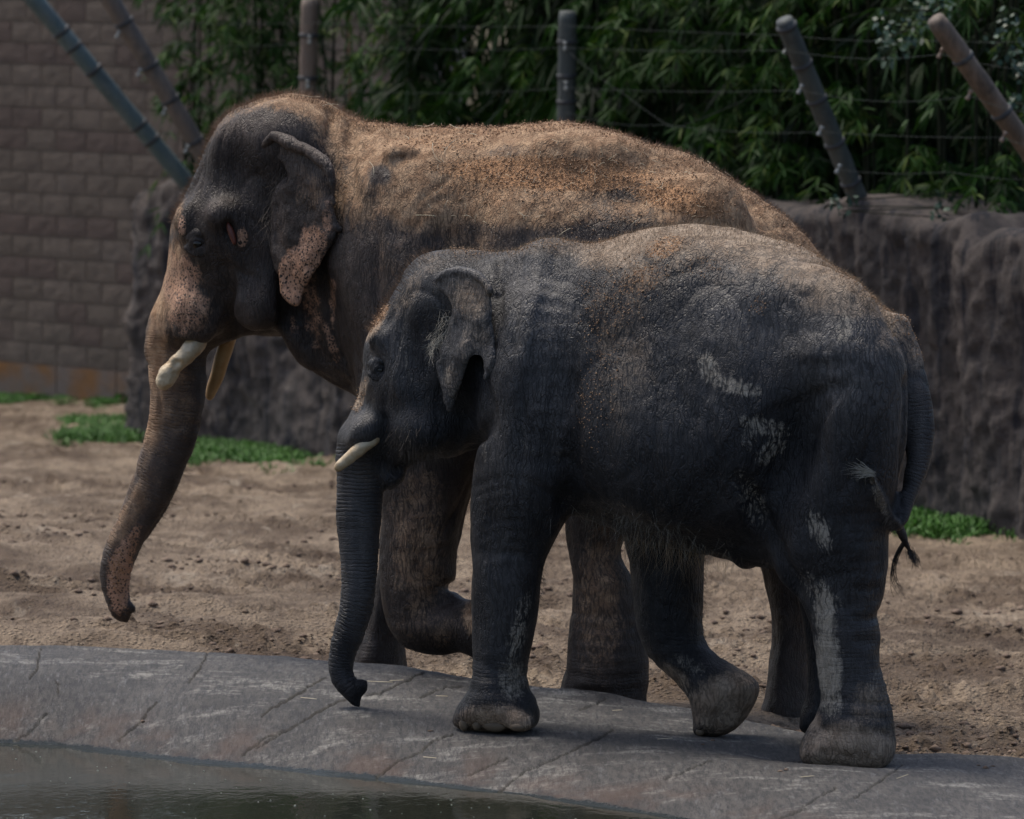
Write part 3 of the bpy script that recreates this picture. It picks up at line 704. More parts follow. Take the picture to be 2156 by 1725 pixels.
# ---- bamboo and vines
m = NT("bamboo_leaf"); tn = m.attr("tone")
c = m.mix(m.ramp(tn, 0, .8), (.0015, .008, .003), (.020, .070, .008)); c = m.mix(m.ramp(tn, .82, 1.0), c, (.075, .115, .018))
m.fin(c, .6, None, .18); tr = m.n("BsdfTranslucent"); m.set(tr.inputs[0], m.mix(.5, c, (.05, .12, .015))); ms = m.n("MixShader"); ms.inputs[0].default_value = .22
m.t.links.new(m.b.outputs[0], ms.inputs[1]); m.t.links.new(tr.outputs[0], ms.inputs[2]); m.t.links.new(ms.outputs[0], m.out.inputs[0]); M['leaf'] = m.m
m = NT("vine_leaf"); tn = m.attr("tone"); c = m.mix(tn, (.010, .034, .020), (.034, .080, .045)); M['vine'] = m.fin(c, .45, None, .4)
m = NT("grass_blades"); tn = m.attr("tone"); c = m.mix(tn, (.022, .085, .010), (.060, .180, .020)); M['grass'] = m.fin(c, .55, None, .3)
M['culm'] = simple("bamboo_culm", (.018, .022, .010), .7, (.010, .013, .007), 3, 0, 40, .15); M['culm_orange'] = simple("dry_orange_culm", (.28, .13, .04), .5, (.20, .10, .04), 4)
def leaves(P, D, L, Wd, droop=.35, rng_=rng):
    n = len(P); D = D/np.linalg.norm(D, axis=1)[:, None]; dn = np.array([0, 0, -1.])
    S_ = np.cross(D, rng_.normal(0, 1, (n, 3)) + np.array([0, 0, 1.5])); S_ /= np.linalg.norm(S_, axis=1)[:, None] + 1e-9
    L = L[:, None]; Wd = Wd[:, None]; p0 = P; p1 = P + D*L*.35; p2 = P + D*L*.7 + dn*L*droop*.18; p3 = P + D*L*.97 + dn*L*droop*.5
    V = np.stack([p0, p1-S_*Wd*.5, p1+S_*Wd*.5, p2-S_*Wd*.4, p2+S_*Wd*.4, p3], 1).reshape(-1, 3)
    b = np.arange(n)[:, None]*6
    tr = np.concatenate([b + np.array([[0, 1, 2]]), b + np.array([[3, 5, 4]])]); qd = b + np.array([[1, 3, 4, 2]])
    return V, [tr, qd], np.repeat(rng_.random(n), 6)
def fan_points(C, out, nper, r_):
    """leaf origins and directions for fans at C facing out"""
    n = len(C); P = np.repeat(C, nper, 0); O = np.repeat(out, nper, 0)
    a = np.tile(np.linspace(-1, 1, nper), n)*r_.uniform(.75, 1.15, n*nper)
    side = np.cross(O, np.array([0, 0, 1.])); side /= np.linalg.norm(side, axis=1)[:, None] + 1e-9
    D = O*.55 + side*a[:, None]*.95 + np.array([0, 0, -1.])*(.75 - .45*np.abs(a))[:, None] + r_.normal(0, .16, (n*nper, 3))
    return P, D
sprays = []
for k in range(6):
    r_ = np.random.default_rng(100+k); C = np.array([[0, 0, 0], [.03, -.02, -.05], [-.04, -.03, -.08]]); O = np.array([[0, -1, -.1], [.6, -.8, 0], [-.6, -.7, 0]], float)
    P, D = fan_points(C, O, 6, r_); V, Fc, tn = leaves(P, D, r_.uniform(.10, .18, len(P)), r_.uniform(.015, .024, len(P)), .35, r_); tn = .45 + .55*tn
    o = mesh_obj("leaf_spray", V, Fc, M['leaf'], None, False, {"tone": tn}); sprays.append(o.data); bpy.data.objects.remove(o)
nspray = 0
def bamboo(xc, dd, rad, z0, z1, nb, lab, dark=False, ncul=5, nsp=14, grp="bamboo clumps behind the fence", culmz=1.5, face=-1.0, big=1.0):
    global nspray
    r_ = np.random.default_rng(int(xc*7+dd*13) % 100000); c = at_depth(xc, 400, dd); base = np.array([c[0], c[1], culmz])
    root = tag(empty("bamboo", base), lab, "bamboo", grp)
    culms = []
    for k in range(ncul):
        b = MB(); a = r_.uniform(-1, 1, 2)*rad*.45; tip = a + r_.normal(0, rad*.35, 2); zz = np.linspace(0, z1-culmz+.4, 9); q = (zz/zz[-1])**1.8
        path = np.stack([a[0] + (tip[0]-a[0])*q, a[1] + (tip[1]-a[1])*q, zz], 1); b.tube(path, np.linspace(.016, .007, 9)*r_.uniform(.7, 1.2), 6); culms.append(path)
        b.build("culm", M['culm_orange'] if (k == 0 and 700 < xc < 800) else M['culm'], root)
    C = []; O = []
    for k in range(nb):
        cu = culms[r_.integers(ncul)]; z = r_.uniform(z0-culmz, z1-culmz); p = np.array([np.interp(z, cu[:, 2], cu[:, 0]), np.interp(z, cu[:, 2], cu[:, 1]), z])
        an = r_.uniform(-math.pi, math.pi) if r_.random() < .35 else r_.normal(-math.pi/2, .8); o_ = np.array([math.cos(an), math.sin(an), 0])
        Lb = r_.uniform(.35, 1.0)*rad*1.35; nf = 5
        for q in np.linspace(.3, 1, nf):
            C.append(p + o_*Lb*q + np.array([0, 0, .18*q - .42*q*q])*Lb*1.5 + r_.normal(0, .03, 3)); O.append(o_ + np.array([0, 0, -.25]))
    C = np.array(C); O = np.array(O); O /= np.linalg.norm(O, axis=1)[:, None]
    P, D = fan_points(C, O, 6, r_); n = len(P); V, Fc, tn = leaves(P, D, r_.uniform(.09, .19, n)*big, r_.uniform(.012, .021, n)*big, .35, r_)
    clus = np.repeat(np.repeat(r_.random(len(C)//5), 5), 6); tn = np.clip(np.repeat(clus, 6)*.75 + tn*.35, 0, 1)*(.55 if dark else 1)  # back row leaf tones scaled down to paint deep shade
    tag(mesh_obj("foliage", V, Fc, M['leaf'], root, False, {"tone": tn}), kind="stuff")
    if nsp:
        fr = C[np.argsort(C[:, 1])[:max(nsp*6, 1)]]; vis = fr[(fr[:, 2]+culmz < 3.6)]
        for p in vis[r_.permutation(len(vis))[:nsp]]:
            o = bpy.data.objects.new("leaf_spray", sprays[r_.integers(6)]); COL.objects.link(o); o.parent = root
            o.location = p + np.array([0, -.05, 0]); o.rotation_euler = (r_.uniform(-.3, .3), r_.uniform(-.4, .4), r_.uniform(-1, 1)); nspray += 1
CL = [
 (400, 47.6, .32, 1.9, 4.0, 30, "small leafy bamboo sprig against the block wall, beside the leaning posts"),
 (500, 46.9, .55, 1.7, 4.4, 130, "dense dark bamboo clump left of the upright tan post"),
 (600, 46.4, .45, 1.8, 4.4, 90, "bamboo clump just left of the upright tan post"),
 (728, 46.0, .34, 1.7, 4.2, 14, "thin open bamboo with a dry orange stem, pale wall showing through"),
 (820, 45.2, .34, 2.3, 4.4, 34, "bamboo clump with an arching crown over the elephant's neck"),
 (930, 44.2, .52, 1.7, 4.5, 80, "dark bamboo clump right of the gap in the foliage"),
 (1060, 43.2, .50, 1.7, 4.5, 74, "bamboo clump with bright hanging leaves left of the grey green post"),
 (1180, 42.7, .50, 1.7, 4.5, 64, "bamboo clump directly behind the upright grey green post"),
 (1310, 41.8, .50, 1.6, 4.5, 66, "bamboo clump right of the upright grey green post"),
 (1440, 41.0, .55, 1.6, 4.5, 90, "bright green bamboo clump over the large elephant's rump"),
 (1570, 40.3, .50, 1.6, 4.5, 70, "bamboo clump hanging low above the slope of the large elephant's rump"),
 (1690, 39.6, .48, 1.8, 4.4, 52, "bamboo clump behind the dark leaning post"),
 (1830, 38.8, .45, 1.9, 4.4, 34, "sparse dark bamboo between the two right hand posts"),
 (1960, 38.0, .42, 1.6, 4.4, 30, "dark bamboo trailing over the notch in the rock wall"),
 (2100, 37.3, .50, 1.6, 4.4, 36, "dark bamboo behind the split brown post")]
for xc, dd, rad, z0, z1, nb, lab in CL: bamboo(xc, dd, rad, z0, z1, nb, lab, nsp=16)
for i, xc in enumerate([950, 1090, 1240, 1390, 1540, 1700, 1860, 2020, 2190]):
    bamboo(xc, 44.6 - i*.75, .75, 1.4, 4.8, 95, ["shade coloured bamboo deep behind the front row, %s" % s for s in (
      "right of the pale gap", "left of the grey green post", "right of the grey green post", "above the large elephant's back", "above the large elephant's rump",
      "behind the dark leaning post", "right of the dark leaning post", "over the rock wall notch", "at the right edge")][i], True, 4, 0, "shade coloured bamboo of the back row", big=1.9)
def vine(lab, spots, d, n, size=.045):
    P = []
    for x, y, rx, ry in spots:
        for _ in range(n):
            a = rng.uniform(0, 6.28); q = math.sqrt(rng.random()); P.append(at_depth(x + rx*q*math.cos(a), y + ry*q*math.sin(a), d + rng.uniform(-.25, .25)))
    P = np.array(P); o0 = P.mean(0); D = rng.normal(0, .7, P.shape) + np.array([0, -.3, -.6]); nn = len(P)
    root = tag(empty("vine", o0), lab, "vine", "climbing vines in the hedge")
    V, Fc, tn = leaves(P-o0, D, rng.uniform(.7, 1.3, nn)*size, rng.uniform(.6, .9, nn)*size, .2); tag(mesh_obj("foliage", V, Fc, M['vine'], root, False, {"tone": tn}), kind="stuff")
    b = MB(); q = P[rng.permutation(nn)[:12]]; q = q[np.argsort(q[:, 2])] - o0; b.tube(q, .004, 5); b.build("stem", M['culm'], root)
vine("pale blue green small leaved vine at the top between the right hand posts", [(1900,50,60,45),(1960,20,60,25),(1880,100,35,40)], 36.6, 60)
vine("small leaved vine behind the top of the split brown post", [(2110,70,40,60),(2140,240,30,45),(2150,130,20,40)], 36.2, 45)
vine("leafy creeper low behind the foot of the dark leaning post", [(1775,425,35,25),(1990,430,40,30),(2010,480,18,40)], 37.0, 34)

# ---- grass and weeds at the wall foot
def grass(regs, name="grass", lab=None):
    Vs, T = [], []
    for x0, x1, y0, y1, n, h in regs:
        for _ in range(n):
            x = rng.uniform(x0, x1); t = rng.beta(1.3, 1.3); y = y0 + (y1-y0)*t
            if vnoise(np.array([[x*.03, y*.12, 2.]]), 5)[0] < -.70 + 1.5*abs(t-.35) + .45*rng.random(): continue
            p = ground_pt(x, y); k = rng.integers(9, 16); c = p + np.column_stack([rng.normal(0, .035, k), rng.normal(0, .05, k), 0*np.zeros(k)])
            D = rng.normal(0, .45, (k, 3)); D[:, 2] = np.abs(D[:, 2]) + .8; V, Fc, tn = leaves(c, D, rng.uniform(.5, 1.3, k)*h*1.5, rng.uniform(.006, .012, k), 1.0); Vs.append(V); T.append(tn)
    V = np.concatenate(Vs); n = len(V)//6; b = np.arange(n)[:, None]*6; tr = np.concatenate([b+np.array([[0,1,2]]), b+np.array([[3,5,4]])])
    tag(mesh_obj(name, V, [tr, b+np.array([[1,3,4,2]])], M['grass'], None, False, {"tone": np.concatenate(T)}), lab, kind="stuff")
grass([(-60,150,835,862,900,.11),(195,300,838,868,500,.10),(138,300,892,935,1000,.11),(210,255,925,960,60,.06),(405,760,896,990,4800,.105),(1890,2240,1060,1140,5000,.14),(400,780,885,1004,500,.09),(1890,2240,1050,1160,500,.12),(120,310,886,950,260,.09),(2140,2300,1090,1135,400,.07)],
      lab="low green grass along the foot of the walls")
def weed(lab, x, y, h, n, sz):
    p = ground_pt(x, y); root = tag(empty("weed", p), lab, "plant", "leafy weeds at the foot of the wall")
    for k in range(3):
        b = MB(); tip = np.array([rng.normal(0, .06), rng.normal(0, .05), h*rng.uniform(.8, 1)]); zz = np.linspace(0, 1, 5)[:, None]; path = tip*zz + np.array([.03, 0, 0])*np.sin(zz*3); b.tube(path, .006, 5); b.build("stem", M['culm'], root)
        q = rng.random(n)[:, None]; P = tip*q + rng.normal(0, .02, (n, 3)); D = rng.normal(0, 1, (n, 3)); D[:, 2] *= .4
        V, Fc, tn = leaves(P, D, rng.uniform(.6, 1.2, n)*sz, rng.uniform(.6, .9, n)*sz, .3); tag(mesh_obj("foliage", V, Fc, M['grass'], root, False, {"tone": tn}), kind="stuff")
weed("tall leafy weed by the rock wall right of the small elephant's tail", 1958, 1088, .40, 16, .075)
weed("short bushy weed at the rock wall foot, right of the tall weed", 1990, 1092, .14, 18, .06)
weed("small bushy weed where the block wall meets the rock wall", 268, 858, .14, 20, .07)

# ================================================================== THE ELEPHANTS
def surf_v(B, x, y, v0=-.75, v1=.1):
    for v in np.arange(v0, v1, .005):
        p = B.loc(x, y, v); i = np.round((p - B.lo)/B.h).astype(int)
        if np.all(i >= 0) and np.all(i < B.F.shape) and B.F[tuple(i)] < 0: return v
    return v1
def groove(B, pts, k=.03, n=5, depth=.4, mode='sub'):
    q = [(x, y, r, surf_v(B, x, y) + (B.L(r)*(-.45 if mode == 'add' else -.55 + depth) if mode == 'sub' else B.L(r)*.35)) for x, y, r in pts]
    return B.chain(q, k, n=n, mode=mode)
def ridge(B, pts, k=.02, n=5): return groove(B, pts, k, n, mode='add')
def finish_body(B, root, mat, masks, legring, trunkQ, tailQ=None, amp=1.0, x_extra=False, flow_c=lambda D: 0):
    B.blur(1); V, Q = B.mesh(); N = vert_normals(V, Q)
    D = proj(B.world(V)); near = 1 - sstep(-.02, .12, V[:, 1])
    n1 = fbm(V*np.array([7, 7, 4.]), 3, 201)*.0055 - (1-np.abs(vnoise(V*np.array([9, 6, 2.6]) + 1.2*vnoise(V*3, 9)[:, None], 233)))**6*.008*sstep(.25, .7, V[:, 2]) + np.abs(vnoise(V*np.array([26, 20, 13.]), 210))*-.0035
    arc, tw = chain_coord(V, trunkQ)
    ringc = V[:, 2]*1.0; rw = np.zeros(len(V))
    for x0, x1, y0, y1, wmax, vlo, vhi in legring:
        m_ = (sstep(x0-8, x0+8, D[:, 0])*(1-sstep(x1-8, x1+8, D[:, 0]))*sstep(y0-30, y0+30, D[:, 1])*(1-sstep(y1-10, y1+25, D[:, 1])))*wmax*((V[:, 1] > vlo) & (V[:, 1] < vhi))
        rw = np.maximum(rw, m_)
    n1 += rw*np.sin(V[:, 2]*2*math.pi/.060 + 5*vnoise(V*6, 220))*.0035*(.4+.6*(vnoise(V*5, 231) > 0))
    n1 += tw*np.sin(arc*2*math.pi/.030 + 1.5*vnoise(V*9, 221))*.0012
    ringc = np.where(tw > .3, arc, ringc); rw = np.maximum(rw, tw*.95)
    if tailQ is not None:
        for tq in tailQ:
            a2, w2 = chain_coord(V, tq); w2 = w2*sstep(.10, .34, a2 + (0 if tq is tailQ[0] else 1)); ringc = np.where(w2 > .3, a2, ringc); rw = np.maximum(rw, w2*.9)
    V2 = V + N*(n1*amp)[:, None]
    near = np.maximum(near, (D[:, 1] > 1230)*(D[:, 0] > 1300)*(D[:, 0] < 1610)*1.0 if x_extra else 0)
    at = {k: f(D, V, N, near) for k, f in masks.items()}
    at["flow"] = sstep(-.15, .35, fbm(V*np.array([1.6, 1.0, 1.2]), 2, 77)*.6 + flow_c(D)); at["ring"] = ringc; at["ringw"] = rw
    o = mesh_obj("body", V2, Q, mat, root, attrs=at)
    return o, V2, N, D, near
def part_sdf(name, B0, h, pts_px, v, pad, fn, mat, parent, attrs=None, disp=None):
    P = np.array([B0.loc(x, y, v) for x, y in pts_px]); lo = P.min(0) - pad; hi = P.max(0) + pad
    B = Body(B0.O, math.degrees(B0.th), h, lo, hi); fn(B); B.blur(1); V, Q = B.mesh(); N = vert_normals(V, Q)
    D = proj(B.world(V))
    if disp: V = V + N*disp(D, V, N)[:, None]
    at = {k: f(D, V, N, np.ones(len(V))) for k, f in (attrs or {}).items()}
    for k in ("dust", "mud", "pink", "orange", "ring", "ringw", "film", "flow"): at.setdefault(k, np.zeros(len(V)))
    return mesh_obj(name, V, Q, mat, parent, attrs=at), B, V, N, D
def zero(D, V, N, near): return np.zeros(len(D))

# ------------------------------------------------------------------ small elephant
TH = 20.0
OS = np.array([at_depth(1400, 1000, 23.2)[0], 23.2, 0.0])
small = tag(empty("elephant", OS, -math.radians(TH)), "smaller dark grey elephant with a short tusk, walking on the grey rock slab in front", "elephant", "elephants walking in the enclosure")
b = Body(OS, TH, .0115, (0, 0, 0), (.1, .1, .1)); a0 = b.loc(685, 1650, -.3); a1 = b.loc(1970, 460, -.3)
a2 = b.loc(685, 1650, .3); a3 = b.loc(1970, 455, .3)
BS = Body(OS, TH, .0115, (min(a0[0], a2[0])-.04, -.56, min(a0[2], a2[2])-.04), (max(a1[0], a3[0])+.04, .56, max(a1[2], a3[2])+.04))
T_small = [(905,575),(960,536),(1045,528),(1100,524),(1150,516),(1200,511),(1250,511),(1290,501),(1340,486),(1400,474),(1450,471),(1510,475),(1570,487),(1630,501),(1690,521),(1740,552),(1800,597),(1855,645),(1900,702),(1926,750),(1930,810),(1912,900),(1895,1000),(1862,1090),(1800,1160),(1700,1190),(1640,1200),(1600,1197),(1580,1203),(1560,1197),(1540,1179),(1490,1169),(1400,1153),(1300,1120),(1250,1099),(1180,1075),(1100,1060),(1040,960),(990,860),(930,760)]
BS.pillow(T_small, [(930,700,.24),(1050,700,.29),(1200,800,.39),(1400,850,.44),(1600,850,.45),(1800,900,.38),(1500,500,.40),(1880,900,.30)], [(1000,700,.34),(1400,850,.52),(1800,850,.50)], 0, .04)
H_small = [(960,529),(905,533),(880,545),(857,572),(838,606),(818,640),(792,678),(776,712),(769,750),(764,790),(754,832),(740,870),(727,908),(718,945),(716,985),(760,1005),(800,1000),(812,1026),(822,1033),(836,1020),(850,992),(870,977),(920,970),(980,957),(1030,925),(1060,800),(1070,650),(1030,560)]
BS.pillow(H_small, [(880,640,.21),(800,760,.19),(900,800,.25),(760,880,.12),(740,960,.10),(830,1000,.07),(880,930,.16),(980,900,.19),(960,600,.20),(1040,800,.28)],
          [(880,640,.22),(800,780,.20),(740,950,.10),(830,1010,.05),(900,850,.25),(1000,850,.28)], 0, .06)
# trunk
QT = BS.chain([(758,930,50,0),(757,985,50,0),(756,1050,49,0),(756,1100,47,0),(758,1160,41,0),(758,1220,37,0),(753,1270,35,0),(737,1330,31,0),(722,1370,27,0),(716,1410,24,0),(726,1438,22,0),(741,1454,18,0)], .04, sv=.95)
BS.chain([(738,1450,17,0),(755,1447,13,-.005),(764,1440,8,-.008),(767,1434,4.5,-.01)], .015); BS.chain([(750,1452,13,0),(766,1452,8,0),(768,1460,6,0)], .012)
BS.chain([(738,1456,15,0),(746,1472,10.5,0),(752,1483,7,0),(764,1493,3,0)], .015)
BS.ell(763, 1463, -.025, 5, 6, .03, .008, 'sub')
# tusk sheath, cheek, jaw, forehead domes
BS.ell(775, 905, -.115, 40, 34, .085, .05); BS.ell(760, 930, -.10, 34, 24, .075, .04)
BS.ell(890, 900, -.15, 62, 60, .10, .06); BS.ell(930, 640, -.13, 60, 80, .09, .06)
BS.ell(800, 715, -.165, 28, 26, .045, .04); BS.ell(870, 760, -.26, 34, 60, .05, .06, 'sub'); 
BS.ell(828, 1000, -.03, 26, 24, .07, .03)
# legs
LA = [(1020,860),(1006,960),(997,1040),(992,1120),(996,1200),(998,1300),(1000,1380),(999,1430),(988,1455),(971,1475),(958,1502),(960,1530),(1000,1541),(1060,1543),(1118,1537),(1132,1512),(1126,1475),(1111,1448),(1107,1420),(1115,1370),(1130,1300),(1140,1230),(1152,1175),(1185,1105),(1212,1000),(1215,850),(1150,690),(1060,720)]
BS.pillow(LA, [(1100,850,.17),(1080,1150,.145),(1060,1350,.12),(1045,1500,.165)], [(1100,850,.20),(1070,1150,.15),(1050,1380,.125),(1045,1500,.16)], -.23, .07)
LB = [(1240,980),(1308,1115),(1320,1160),(1335,1240),(1345,1320),(1365,1380),(1400,1415),(1440,1455),(1456,1480),(1462,1520),(1461,1543),(1472,1553),(1522,1550),(1560,1527),(1589,1482),(1598,1450),(1590,1430),(1560,1412),(1520,1390),(1492,1368),(1479,1335),(1478,1260),(1481,1180),(1490,1000)]
BS.pillow(LB, [(1380,1100,.17),(1410,1250,.135),(1440,1400,.115),(1530,1480,.14)], .14, .22, .06)
_n = np.array([.42, -.78, -.46]); _n /= np.linalg.norm(_n); BS.ball(BS.loc(1532, 1490, .125) + _n*2.2, 2.2, .012)
LC = [(1540,1000),(1590,1120),(1640,1212),(1680,1258),(1700,1300),(1712,1350),(1720,1400),(1727,1460),(1720,1500),(1705,1530),(1690,1558),(1687,1588),(1700,1608),(1740,1623),(1800,1628),(1850,1620),(1874,1605),(1882,1580),(1880,1540),(1875,1500),(1863,1450),(1851,1400),(1853,1340),(1849,1300),(1858,1260),(1866,1200),(1868,1150),(1871,1090),(1896,1000),(1905,880),(1880,720),(1720,650),(1580,800)]
BS.pillow(LC, [(1720,850,.20),(1760,1100,.19),(1780,1300,.145),(1790,1420,.135),(1785,1580,.175)], [(1720,850,.34),(1750,1100,.25),(1780,1400,.14),(1785,1560,.17)], -.24, .08)
LD = [(1640,1000),(1668,1200),(1690,1300),(1698,1400),(1700,1460),(1688,1495),(1684,1532),(1700,1547),(1745,1547),(1775,1520),(1780,1400),(1800,1250),(1820,1000)]
BS.pillow(LD, [(1700,1100,.17),(1730,1400,.11),(1730,1500,.13)], .13, .22, .06)
# muscles, ribs, hips
BS.ell(1115, 800, -.30, 70, 170, .11, .10); BS.ell(1100, 1000, -.31, 62, 110, .10, .08); BS.ell(1150, 560, -.10, 60, 60, .12, .08)
BS.ell(1780, 820, -.30, 90, 150, .13, .12); BS.ell(1700, 640, -.22, 120, 80, .12, .10); BS.ell(1640, 1000, -.40, 40, 150, .08, .14, 'sub', rot=-25)
BS.ell(1250, 720, -.50, 50, 180, .06, .14, 'sub', rot=4); BS.ell(1420, 950, -.36, 180, 150, .13, .12)
BS.ell(1095, 1520, -.34, 34, 22, .04, .03)
# tail
QT2 = BS.chain([(1888,690,32,0),(1913,760,31,-.01),(1928,830,30.5,-.03),(1937,890,28,-.05),(1938,940,24,-.07),(1933,985,20,-.09),(1919,1025,17,-.11),(1906,1060,15,-.14),(1900,1088,13,-.18),(1892,1108,12,-.22)], .035)
_tv = surf_v(BS, 1838, 1000)
QT3 = BS.chain([(1892,1108,12,-.22),(1876,1091,10,-.27),(1862,1060,9,-.32),(1850,1028,8,_tv-.015),(1838,998,6.5,_tv-.02)], .008)
BS.blur(1)
# creases
groove(BS, [(1200,800,7),(1205,900,9),(1200,1000,12),(1190,1060,12)], .05)
groove(BS, [(1908,800,5),(1906,880,9),(1902,960,10),(1897,1020,9)], .03)
groove(BS, [(1560,1010,6),(1600,1080,9),(1640,1160,10),(1680,1240,10)], .05)
groove(BS, [(1000,740,8),(1020,820,12),(1022,900,14),(1000,950,10)], .05)
groove(BS, [(812,880,6),(806,930,9),(806,980,9),(812,1000,6)], .03); groove(BS, [(818,1015,3),(840,985,6),(870,972,6)], .02)
for g in ([(1055,545,3),(1050,640,4),(1052,700,4)], [(1095,545,3),(1085,640,4),(1078,740,4)]): groove(BS, g, .03, depth=.05)
for yy in (1240, 1262, 1300, 1350): groove(BS, [(1800,yy,3),(1830,yy+4,4),(1852,yy-2,4)], .02)
for yy, xs_ in ((1405,(1020,1105)),(1428,(1015,1105)),(1452,(1030,1112))): groove(BS, [(xs_[0],yy,2.5),((xs_[0]+xs_[1])/2,yy+8,4),(xs_[1],yy,3)], .02)
for yy in (1365, 1388, 1408): groove(BS, [(1372,yy,3),(1420,yy-14,4),(1485,yy-36,4)], .02)
for yy in (1470, 1500, 1530): groove(BS, [(1722,yy,3),(1780,yy+8,4),(1868,yy+16,3)], .02)
rf = np.random.default_rng(12)
for k in range(9):
    x0 = 1120 + k*14; groove(BS, [(x0+30, 560+k*6, 2), (x0+8-k*2, 700, 3.2), (x0-20-k*2, 850, 3.2), (x0-46, 980, 2)], .02, depth=.25)
for k in range(8):
    y0 = 1010 + k*22; groove(BS, [(1000+k*2, y0+16, 2), (1050, y0, 3), (1110, y0+6, 3), (1165-k*4, y0+34, 2)], .02, depth=.22)
for k in range(9):
    x0 = 1420 + k*28; groove(BS, [(x0, 1090-k*6, 2), (x0+60, 1000-k*8, 3.2), (x0+130, 920-k*12, 3.2), (x0+170, 880-k*12, 2)], .02, depth=.2)
for k in range(7):
    y0 = 1080 + k*20; groove(BS, [(1690, y0+30, 2), (1760, y0+8, 3), (1860, y0, 2.4)], .02, depth=.18)
for k in range(6):
    y0 = 1556 + k*9; groove(BS, [(1712-k*2, y0-30, 2), (1780, y0-6, 2.6), (1850, y0+2, 2)], .016, depth=.2)
for k in range(5):
    x0 = 872 + k*13; groove(BS, [(x0, 770, 1.8), (x0+4, 840, 2.4), (x0+14, 900, 1.8)], .015, depth=.2)
# eye socket and lids
ev = surf_v(BS, 800, 775)
BS.ell(800, 776, ev+.004, 15, 16, .014, .02, 'sub')
PINS_S = [(1045,1541,-.23),(1015,1539,-.23),(1785,1625,-.24),(1740,1622,-.24),(1850,1619,-.24),(1480,1552,.20)]
for x, y, v in PINS_S:
    p = BS.world(np.array([BS.loc(x, y, v)]))[0]; PINS.append((p[0], p[1], p[2] + .006))
tx = np.array(T_small[:20]); 
def top_small(x): return np.interp(x, tx[:, 0], tx[:, 1])
def dust_s(D, V, N, near):
    t = D[:, 1] - top_small(D[:, 0]); t = t + np.clip(t/60, 0, 1)*fbm(V*np.array([4, 3, 6.]), 4, 301)*38; band = np.interp(D[:, 0], [900,1100,1180,1260,1400,1500,1700,1850,1950], [25,40,50,120,210,230,190,100,50])
    d = (1 - sstep(0, 1, t/band))*np.interp(D[:, 0], [880,1050,1200,1300,1800,1950], [.30,.34,.50,.92,.72,.45])
    d = d*(D[:, 0] > 880)
    d = np.maximum(d, blob(D, [(790,680,18,60,35,.9),(757,830,14,50,20,.85),(1310,720,90,240,0,.34),(1040,1530,100,50,0,1.15),(1785,1590,130,80,0,1.0),(1535,1485,95,85,-30,1.1),(1420,1425,50,25,40,.6),(1830,1480,50,70,0,.5),
        (1710,1520,30,30,0,.6),(860,620,30,90,30,.35),(780,1000,50,200,0,.12),(980,980,30,60,0,.35),(1300,1100,200,60,10,.25)])*np.maximum(near, .3))
    return np.clip(d, 0, 1)
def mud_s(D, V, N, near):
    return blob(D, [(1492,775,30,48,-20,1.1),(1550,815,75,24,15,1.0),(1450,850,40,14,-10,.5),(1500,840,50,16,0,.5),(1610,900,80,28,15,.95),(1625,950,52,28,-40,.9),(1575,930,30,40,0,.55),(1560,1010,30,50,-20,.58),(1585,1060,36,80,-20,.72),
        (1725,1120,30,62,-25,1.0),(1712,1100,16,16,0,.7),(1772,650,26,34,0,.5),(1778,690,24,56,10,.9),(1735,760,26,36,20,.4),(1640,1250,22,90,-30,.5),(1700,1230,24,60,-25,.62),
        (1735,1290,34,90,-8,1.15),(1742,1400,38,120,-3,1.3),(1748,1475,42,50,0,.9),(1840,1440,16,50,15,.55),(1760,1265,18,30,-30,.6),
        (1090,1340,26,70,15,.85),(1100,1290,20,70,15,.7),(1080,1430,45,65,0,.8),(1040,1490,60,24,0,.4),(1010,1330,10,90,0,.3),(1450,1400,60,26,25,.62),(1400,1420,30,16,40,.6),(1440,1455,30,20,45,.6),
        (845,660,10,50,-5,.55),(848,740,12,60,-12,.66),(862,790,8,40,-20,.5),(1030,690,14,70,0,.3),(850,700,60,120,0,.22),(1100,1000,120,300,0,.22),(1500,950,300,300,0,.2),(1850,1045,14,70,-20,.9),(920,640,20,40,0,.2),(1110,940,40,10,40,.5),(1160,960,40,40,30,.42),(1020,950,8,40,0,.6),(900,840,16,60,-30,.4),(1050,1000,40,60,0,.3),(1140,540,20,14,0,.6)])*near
def sheen_s(D, V, N, near):  # pale patches paint sky light caught by rump, shoulder and head
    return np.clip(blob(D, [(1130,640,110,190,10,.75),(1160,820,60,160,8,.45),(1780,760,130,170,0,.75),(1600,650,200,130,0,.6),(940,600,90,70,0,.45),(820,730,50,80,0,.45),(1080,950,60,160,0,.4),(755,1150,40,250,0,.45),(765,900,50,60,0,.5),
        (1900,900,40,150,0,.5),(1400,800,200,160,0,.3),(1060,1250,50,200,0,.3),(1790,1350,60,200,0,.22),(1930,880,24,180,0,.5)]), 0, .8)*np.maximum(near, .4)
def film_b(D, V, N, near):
    return np.clip(blob(D, [(820,560,110,260,0,.6),(1100,560,300,120,0,.6),(560,260,120,70,0,.5),(350,880,60,200,15,.6),(270,1130,50,120,0,.5),(880,1150,70,200,0,.5),(1260,1280,70,200,0,.5),(470,440,40,30,0,.4),(430,690,60,60,0,.4),(530,640,60,60,0,.2)]), 0, .8)*np.maximum(near, .4)
